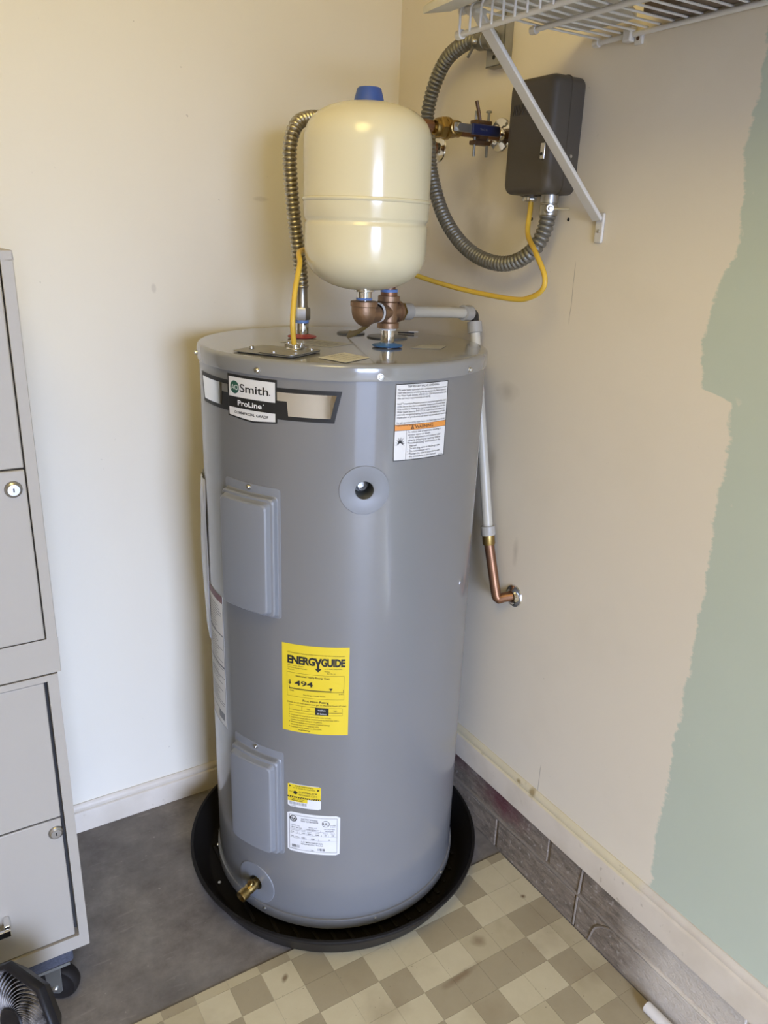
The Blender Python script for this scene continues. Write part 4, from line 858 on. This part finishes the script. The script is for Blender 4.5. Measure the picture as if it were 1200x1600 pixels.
o = MB().lathe([(0.0150, 0), (0.0180, 0.001), (0.0180, 0.022), (0.0165, 0.023), (0.0165, 0.040), (0, 0.040)], (-.040, -.350, 1.794), (0, -1, -0.10), 24).build('bracket_connector', 'conduit', fc)
MB().lathe([(0, 0), (0.0045, 0), (0.0045, 0.006), (0.003, 0.008), (0, 0.008)], (-.058, -.362, 1.788), X1, 12).build('clamp_screw', 'screw', o)
MB().tube([(-.056, -.352, 1.781), (-.058, -.338, 1.764)], 0.0026, 8).build('clamp_screw_tail', 'conduit', o)
pb = thing('steel_bracket', (-.0, -.37, 1.80), 'bent galvanised steel bracket with a hole behind the shelf strut', 'bracket')
m = MB(); m.poly([(-.022, -.350, 1.748), (-.022, -.350, 1.840), (-.022, -.402, 1.840), (-.022, -.402, 1.748)], (0.0022, 0, 0)); o = m.build('bracket_face', 'galv_dull', pb, bevel=0.0006)
MB().poly([(-.022, -.402, 1.748), (-.022, -.402, 1.840), (-.001, -.402, 1.840), (-.001, -.402, 1.748)], (0, 0.0022, 0)).build('bracket_flange', 'galv_dull', pb, bevel=0.0006)
MB().poly([(-.001, -.350, 1.748), (-.022, -.350, 1.748), (-.022, -.402, 1.748), (-.001, -.402, 1.748)], (0, 0, 0.002)).build('bracket_foot', 'galv_dull', pb)
MB().lathe([(0, 0), (0.0042, 0), (0.0042, 0.0006), (0, 0.0006)], (-.0221, -.374, 1.764), X1, 14).build('bolt_hole', 'dark_hole', pb)

# ================================================================== YELLOW CABLE
yc = thing('electrical_cable', (-.035, -.531, 1.50), 'yellow electrical cable hanging from control box to heater top', 'cable')
yp = resample(sp([(-.035, -.531, 1.512), (-.035, -.533, 1.490), (-.050, -.549, 1.445), (-.080, -.609, 1.412), (-.085, -.643, 1.375), (-.085, -.642, 1.351), (-.085, -.612, 1.3345), (-.090, -.567, 1.328), (-.110, -.433, 1.337), (-.140, -.327, 1.355), (-.22, -.285, 1.385), (-.31, -.315, 1.405), (-.40, -.345, 1.403), (-.447, -.395, 1.398), (-.462, -.428, 1.380), (-.481, -.450, 1.340), (-.494, -.466, 1.289), (-.491, -.463, 1.255), (-.487, -.459, 1.236)], 8), 0.006)
m = MB(); m.tube(yp, 0.0048, 12); m.build('cable_sheath', 'cable', yc)

# ================================================================== WIRE SHELF
sh = thing('wire_shelf', (-.15, -.63, 1.75), 'white coated wire shelf on the right wall near the ceiling', 'shelf')
YS, YE = -.630, -1.62
for x, z, r, nm in ((-.008, 1.7485, .0042, 'back_rod'), (-.148, 1.7475, .0040, 'middle_rod'), (-.289, 1.7530, .0038, 'front_rod'), (-.2925, 1.7205, .0042, 'lip_rod')):
    MB().tube([(x, YS, z), (x, YE, z)], r, 12).build(nm, 'shelf_white', sh)
    MB().lathe([(0, 0), (r*1.5, 0.0), (r*1.6, 0.002), (r*1.6, 0.012), (0, 0.012)], (x, YS+.004, z), (0, -1, 0), 14).build('end_cap', 'shelf_white', sh)
wp_ = sp([(-.006, 0, 1.7540), (-.15, 0, 1.7540), (-.270, 0, 1.7580), (-.290, 0, 1.7575), (-.2965, 0, 1.7500), (-.2970, 0, 1.735), (-.2970, 0, 1.7195)], 4)
wm = None
for i in range(39):
    y = YS-.006-i*.0254
    if wm is None: o = MB().tube([Vector((p_.x, 0, p_.z)) for p_ in wp_], 0.0019, 8).build('shelf_wire', 'shelf_white'); wm = o.data
    else: o = bpy.data.objects.new('shelf_wire', wm); C.objects.link(o)
    o.location = (0, y, 0); attach(o, sh)
for y in (-.700, -1.30):
    o = MB().bbox((-.016, y-.012, 1.738), (0, y+.006, 1.760)).build('wall_clip', 'shelf_white', sh, bevel=0.003)
    MB().bbox((-.006, y-.028, 1.733), (0, y-.012, 1.752)).build('clip_tab', 'shelf_white', o, bevel=0.002)
    MB().lathe([(0, 0), (0.0032, 0), (0.0030, 0.001), (0, 0.001)], (-.0062, y-.020, 1.742), X1, 12).build('clip_screw', 'dark_bronze', o)
br = thing('shelf_brace', (0, -.683, 1.44), 'white diagonal steel brace holding up the wire shelf', 'brace')
a = Vector((-.279, -.655, 1.748)); b_ = Vector((-.008, -.6815, 1.470)); dd = (b_-a).normalized(); sx = Vector((0.02, 1, 0)); sx = (sx-dd*sx.dot(dd)).normalized(); sy = dd.cross(sx)
m = MB(); V = []
for q in (a, b_):
    V += [q-sx*.0120-sy*.004, q-sx*.0100+sy*.004, q+sx*.0100+sy*.004, q+sx*.0120-sy*.004]
m.add(V, [(0, 1, 5, 4), (1, 2, 6, 5), (2, 3, 7, 6), (3, 0, 4, 7), (0, 3, 2, 1), (4, 5, 6, 7)], False); m.build('brace_strut', 'shelf_white', br, bevel=0.0025)
MB().bbox((-.006, -.6920, 1.432), (0, -.6730, 1.482)).build('brace_foot', 'shelf_white', br, bevel=0.003)
MB().lathe([(0.0034, 0), (0.003, 0.0016), (0, 0.002)], (-.006, -.6825, 1.452), X1, 14).build('foot_screw', 'screw', br)
MB().bbox((-.292, -.666, 1.744), (-.270, -.644, 1.752)).build('brace_hook', 'shelf_white', br, bevel=0.002)
# things lying on the shelf
def soft_slab(x0, x1, y0, y1, z0, h, seed, ripple=0.004):
    m = MB(); rnd = random.Random(seed); nx, ny = 12, 26; ph = [rnd.uniform(0, 6) for _ in range(6)]
    top = []; bot = []
    for i in range(nx+1):
        for j in range(ny+1):
            fx, fy = i/nx, j/ny
            ex_ = 0.010*math.sin(fy*9+ph[0])+0.006*math.sin(fy*23+ph[1]); ey_ = 0.010*math.sin(fx*7+ph[2])
            xe = x1 if y0+(y1-y0)*fy > -.728 else x1-.056
            x = x0+(xe-x0)*fx+ex_*(1-2*fx if abs(fx-.5) > .49 else 0); y = y0+(y1-y0)*fy+ey_*(1-2*fy if abs(fy-.5) > .49 else 0)
            edge = min(fx, 1-fx, fy*2, (1-fy)*2); k2 = min(1, edge*7)
            top.append((x, y, z0+h*(0.45+0.55*math.sqrt(k2))+ripple*math.sin(fx*13+ph[3])*math.sin(fy*17+ph[4])))
            bot.append((x, y, z0+(0.006 if edge < 0.01 else 0.0)+0.0012*(1+math.sin(fx*19+ph[5])*math.sin(fy*31+ph[1]))))
    n = ny+1; N = (nx+1)*n; F = []
    for i in range(nx):
        for j in range(ny):
            q = i*n+j; F.append((q, q+1, q+n+1, q+n)); F.append((N+q, N+q+n, N+q+n+1, N+q+1))
    for i in range(nx): F += [(i*n, (i+1)*n, N+(i+1)*n, N+i*n), (i*n+ny, N+i*n+ny, N+(i+1)*n+ny, (i+1)*n+ny)]
    for j in range(ny): F += [(j, N+j, N+j+1, j+1), (nx*n+j, nx*n+j+1, N+nx*n+j+1, N+nx*n+j)]
    dp = lambda q: (q[0], q[1], q[2]-0.022*max(0.0, min(1.0, (-.300-q[0])/.030)))
    m.add([dp(q) for q in top+bot], F, True); return m
o = soft_slab(-.352, -.012, -.612, -1.55, 1.7605, 0.034, 3).build('folded_cloth', 'cloth'); tag(o, 'pale folded cloth lying on the wire shelf', 'cloth')
o = MB().bbox((-.062, -1.55, 1.7562), (-.004, -.775, 1.800)).build('cardboard_box', 'brown_card', bevel=0.002); tag(o, 'brown cardboard box at the back of wire shelf against wall', 'box')

# ================================================================== FILING CABINETS
def cabinet(x1, z0, z1, drawers, label, rails):
    W_, D_ = 0.385, 0.44; x0 = x1-W_; yf = -.500; yb = yf+D_
    e = thing('file_cabinet', ((x0+x1)/2, (yf+yb)/2, z0), label, 'filing cabinet')
    t = 0.0165
    m = MB(); m.bbox((x0, yf, z0+rails[0]), (x0+t, yb, z1-rails[1])); m.bbox((x1-t, yf, z0+rails[0]), (x1, yb, z1-rails[1])); m.bbox((x0+t, yb-.004, z0+rails[0]), (x1-t, yb, z1-rails[1]))
    m.bbox((x0, yf, z1-rails[1]), (x1, yb, z1)); m.bbox((x0, yf, z0), (x1, yb, z0+rails[0]))
    m.build('cabinet_case', 'cabinet', e, bevel=0.0009)
    MB().bbox((x0+t, yf+.022, z0+rails[0]), (x1-t, yf+.030, z1-rails[1])).build('cabinet_inside', 'cab_dark', e)
    for (a_, b_, gap, lock, hz, lean) in drawers:
        d_ = MB().bbox((x0+t+.002, yf+lean, a_), (x1-t-gap, yf+.020, b_)).build('drawer', 'cabinet', e, bevel=0.0022)
        if lock:
            c_ = Vector((lock[0], yf+lean, lock[1])); lk = MB().lathe([(0.0128, 0), (0.0128, 0.0015), (0.0110, 0.004), (0.0098, 0.0045), (0.0085, 0.0060), (0, 0.0062)], c_, NY, 28).build('lock', 'nickel', d_)
            MB().box(c_+NY*0.0063, (0.0018, 0.0006, 0.006)).build('keyhole', 'dark_hole', lk)
        if hz:
            xc = (x0+x1)/2; hd = MB(); y_ = yf+lean
            for s_ in (-1, 1): MB().bbox((xc+s_*.062-.005, y_-.024, hz-.004), (xc+s_*.062+.005, y_, hz+.016)).build('handle_post', 'chrome', d_, bevel=0.0015)
            MB().bbox((xc-.067, y_-.027, hz-.006), (xc+.067, y_-.021, hz+.008)).build('handle_bar', 'chrome', d_, bevel=0.0015)
    return e
cabinet(-.938, .1475, .7325, [(.451, .7195, .0055, None, .56, .0015), (.1785, .4465, .0060, (-.971, .4195), .262, .0035)], 'putty coloured metal filing cabinet standing on the carpeted dolly', (.029, .0115))
up = cabinet(-.932, .7350, 1.394, [(1.0855, 1.381, .0018, None, 1.24, .0005), (.7985, 1.0830, .0018, (-.9685, 1.0545), .93, .0005)], 'putty coloured metal filing cabinet stacked on top of another cabinet', (.062, .012))

# dolly under the cabinets
dl = thing('furniture_dolly', (-1.14, -.26, 0), 'carpeted furniture dolly on black casters under the filing cabinets', 'dolly')
MB().bbox((-1.355, -.478, .097), (-.966, -.425, .1465)).build('carpeted_rail', 'carpet', dl, bevel=0.006)
MB().bbox((-1.355, -.120, .097), (-.966, -.067, .1465)).build('carpeted_rail', 'carpet', dl, bevel=0.006)
for x in (-1.325, -1.03): MB().bbox((x-.035, -.425, .099), (x+.035, -.12, .1445)).build('cross_board', 'brown_card', dl, bevel=0.002)
def caster(x, y, ang):
    ca, sa = math.cos(ang), math.sin(ang); ax = Vector((ca, sa, 0)); fw = Vector((-sa, ca, 0)); wc = Vector((x, y, .039))+fw*0.012
    m = MB(); m.lathe([(0, -.0135), (.012, -.0135), (.016, -.011), (.026, -.0115), (.034, -.0135), (.0375, -.009), (.0388, 0), (.0375, .009), (.034, .0135), (.026, .0115), (.016, .011), (.012, .0135), (0, .0135)], wc, ax, 40)
    w0 = m.build('caster_wheel', 'wheel', dl)
    for s_ in (-1, 1):
        c_ = wc+ax*(s_*.0175); P_ = [c_+fw*-.020+Vector((0, 0, .052)), c_+fw*.014+Vector((0, 0, .052)), c_+fw*.013+Vector((0, 0, -.006)), c_+fw*.006+Vector((0, 0, -.013)), c_+fw*-.006+Vector((0, 0, -.013)), c_+fw*-.013+Vector((0, 0, -.006))]
        MB().poly(P_, ax*(s_*.0022)).build('caster_fork', 'fork', w0, bevel=0.0005)
        MB().lathe([(.0052, 0), (.0052, .003), (.003, .005), (0, .005)], c_+ax*(s_*.002), ax*s_, 12).build('axle_bolt', 'screw', w0)
    MB().bbox((x-.03, y-.03, .0905), (x+.03, y+.03, .0972)).build('caster_plate', 'fork', w0)
caster(-1.004, -.446, R_(-122)); caster(-1.32, -.452, R_(-62)); caster(-1.000, -.094, R_(-40)); caster(-1.32, -.094, R_(-20))

# ================================================================== FLOOR FAN
fc_ = Vector((-1.082, -.621, .176)); fn = Vector((-.798, -.554, .237)).normalized()
fu = Vector((0, 0, 1)).cross(fn).normalized(); fv = fn.cross(fu)
fan = thing('floor_fan', (fc_.x, fc_.y, 0), 'small black floor fan with dusty spiral grille in front of the cabinets', 'fan')
def fpt(r, a, h): return fc_+fu*(r*math.cos(a))+fv*(r*math.sin(a))+fn*h
FR = 0.100
def octo(r, h, rot=-0.168): return [fpt(r/math.cos(math.pi/8) if False else r, rot+2*math.pi*(k2+.5)/8, h) for k2 in range(8)]
def loopm(loops):
    m = MB(); n = len(loops[0]); V = [p_ for l in loops for p_ in l]; k_ = len(loops)
    m.add(V, [(i*n+j, i*n+(j+1) % n, ((i+1) % k_)*n+(j+1) % n, ((i+1) % k_)*n+j) for i in range(k_) for j in range(n)], False); return m
loopm([octo(FR-.002, -.007), octo(FR, -.004), octo(FR, .006), octo(FR-.004, .010), octo(FR-.008, .010), octo(FR-.010, .004), octo(FR-.010, -.006)]).build('fan_frame', 'fan_black', fan, bevel=0.002)
loopm([octo(FR-.0095, -.001), octo(FR-.0095, .004), octo(FR-.0135, .005), octo(FR-.0135, -.001)]).build('grille_rim', 'fan_dust', fan)
finm = None; NF = 46
V = []; seg = 14
for i in range(seg+1):
    t = i/seg; r = 0.024+(FR-.011-0.024)*t; a = -1.15*t**0.85
    for dr_, h in ((-.0008-.0013*t, -.004), (-.0008-.0013*t, .0050), (.0008+.0013*t, .0050), (.0008+.0013*t, -.004)):
        V.append((r*math.cos(a)-dr_*math.sin(a+0.6)*1.0, r*math.sin(a)+dr_*math.cos(a+0.6), h))
fm = MB(); fm.add(V, [(i*4+j, i*4+(j+1) % 4, (i+1)*4+(j+1) % 4, (i+1)*4+j) for i in range(seg) for j in range(4)]+[(0, 1, 2, 3), (seg*4+3, seg*4+2, seg*4+1, seg*4)], False)
finm = fm.mesh('grille_fin'); finm.materials.append(M['fan_dust'])
B = Matrix(((fu.x, fv.x, fn.x), (fu.y, fv.y, fn.y), (fu.z, fv.z, fn.z)))
for k2 in range(NF):
    o = bpy.data.objects.new('grille_fin', finm); C.objects.link(o); attach(o, fan)
    o.matrix_basis = Matrix.Translation(fc_+fn*0.0005) @ (B @ Matrix.Rotation(2*math.pi*k2/NF, 3, 'Z')).to_4x4()
MB().lathe([(0.025, -.002), (0.025, .006), (0.023, .008), (0.019, .006), (0.010, .007), (0, .0075)], fc_, fn, 40).build('grille_hub', 'fan_black', fan)
MB().lathe([(0.020, -.042), (0.023, -.03), (0.021, -.008), (0, -.008)], fc_, fn, 24).build('motor_hub', 'fan_black', fan)
for k2 in range(3):
    a0 = 2*math.pi*k2/3; m = MB(); V = []
    for i in range(7):
        r = .022+.058*i/6; wd = 1.5-.3*i/6
        V += [fpt(r, a0-wd*.5, -.026+.012*i/6), fpt(r, a0, -.018+.006*i/6), fpt(r, a0+wd*.5, -.010)]
    m.add(V, [(i*3+j, i*3+j+1, (i+1)*3+j+1, (i+1)*3+j) for i in range(6) for j in range(2)], True); o = m.build('fan_blade', 'fan_black', fan); so = o.modifiers.new('thickness', 'SOLIDIFY'); so.thickness = .0015
loopm([octo(FR-.003, -.0065), octo(FR-.030, -.034), octo(.030, -.044), octo(.012, -.046), octo(.012, -.043), octo(.028, -.041), octo(FR-.032, -.031), octo(FR-.006, -.0055)]).build('fan_back', 'fan_black', fan)
for s_ in (-1, 1):
    a_ = fpt(0.045, R_(-90-s_*28), -.020); b_ = Vector((a_.x, a_.y, .008)); h_ = Vector((fn.x, fn.y, 0)).normalized()
    MB().tube(sp([fpt(0.085, R_(-90-s_*16), -.022), Vector((a_.x, a_.y, .040)), b_+h_*.02+Vector((0, 0, .004)), b_+h_*.06], 6), .0065, 10).build('fan_foot', 'fan_black', fan)
    MB().tube(sp([Vector((a_.x, a_.y, .040)), b_-h_*.012+Vector((0, 0, .004)), b_-h_*.035], 6), .0065, 10).build('fan_foot', 'fan_black', fan)

# white tube lying along the footing
o = MB().tube([(-.012, -1.060, .0135), (-.009, -1.75, .0135)], .0112, 18).build('plastic_tube', 'white_pvc'); tag(o, 'white plastic tube lying on the floor against the block footing', 'tube')
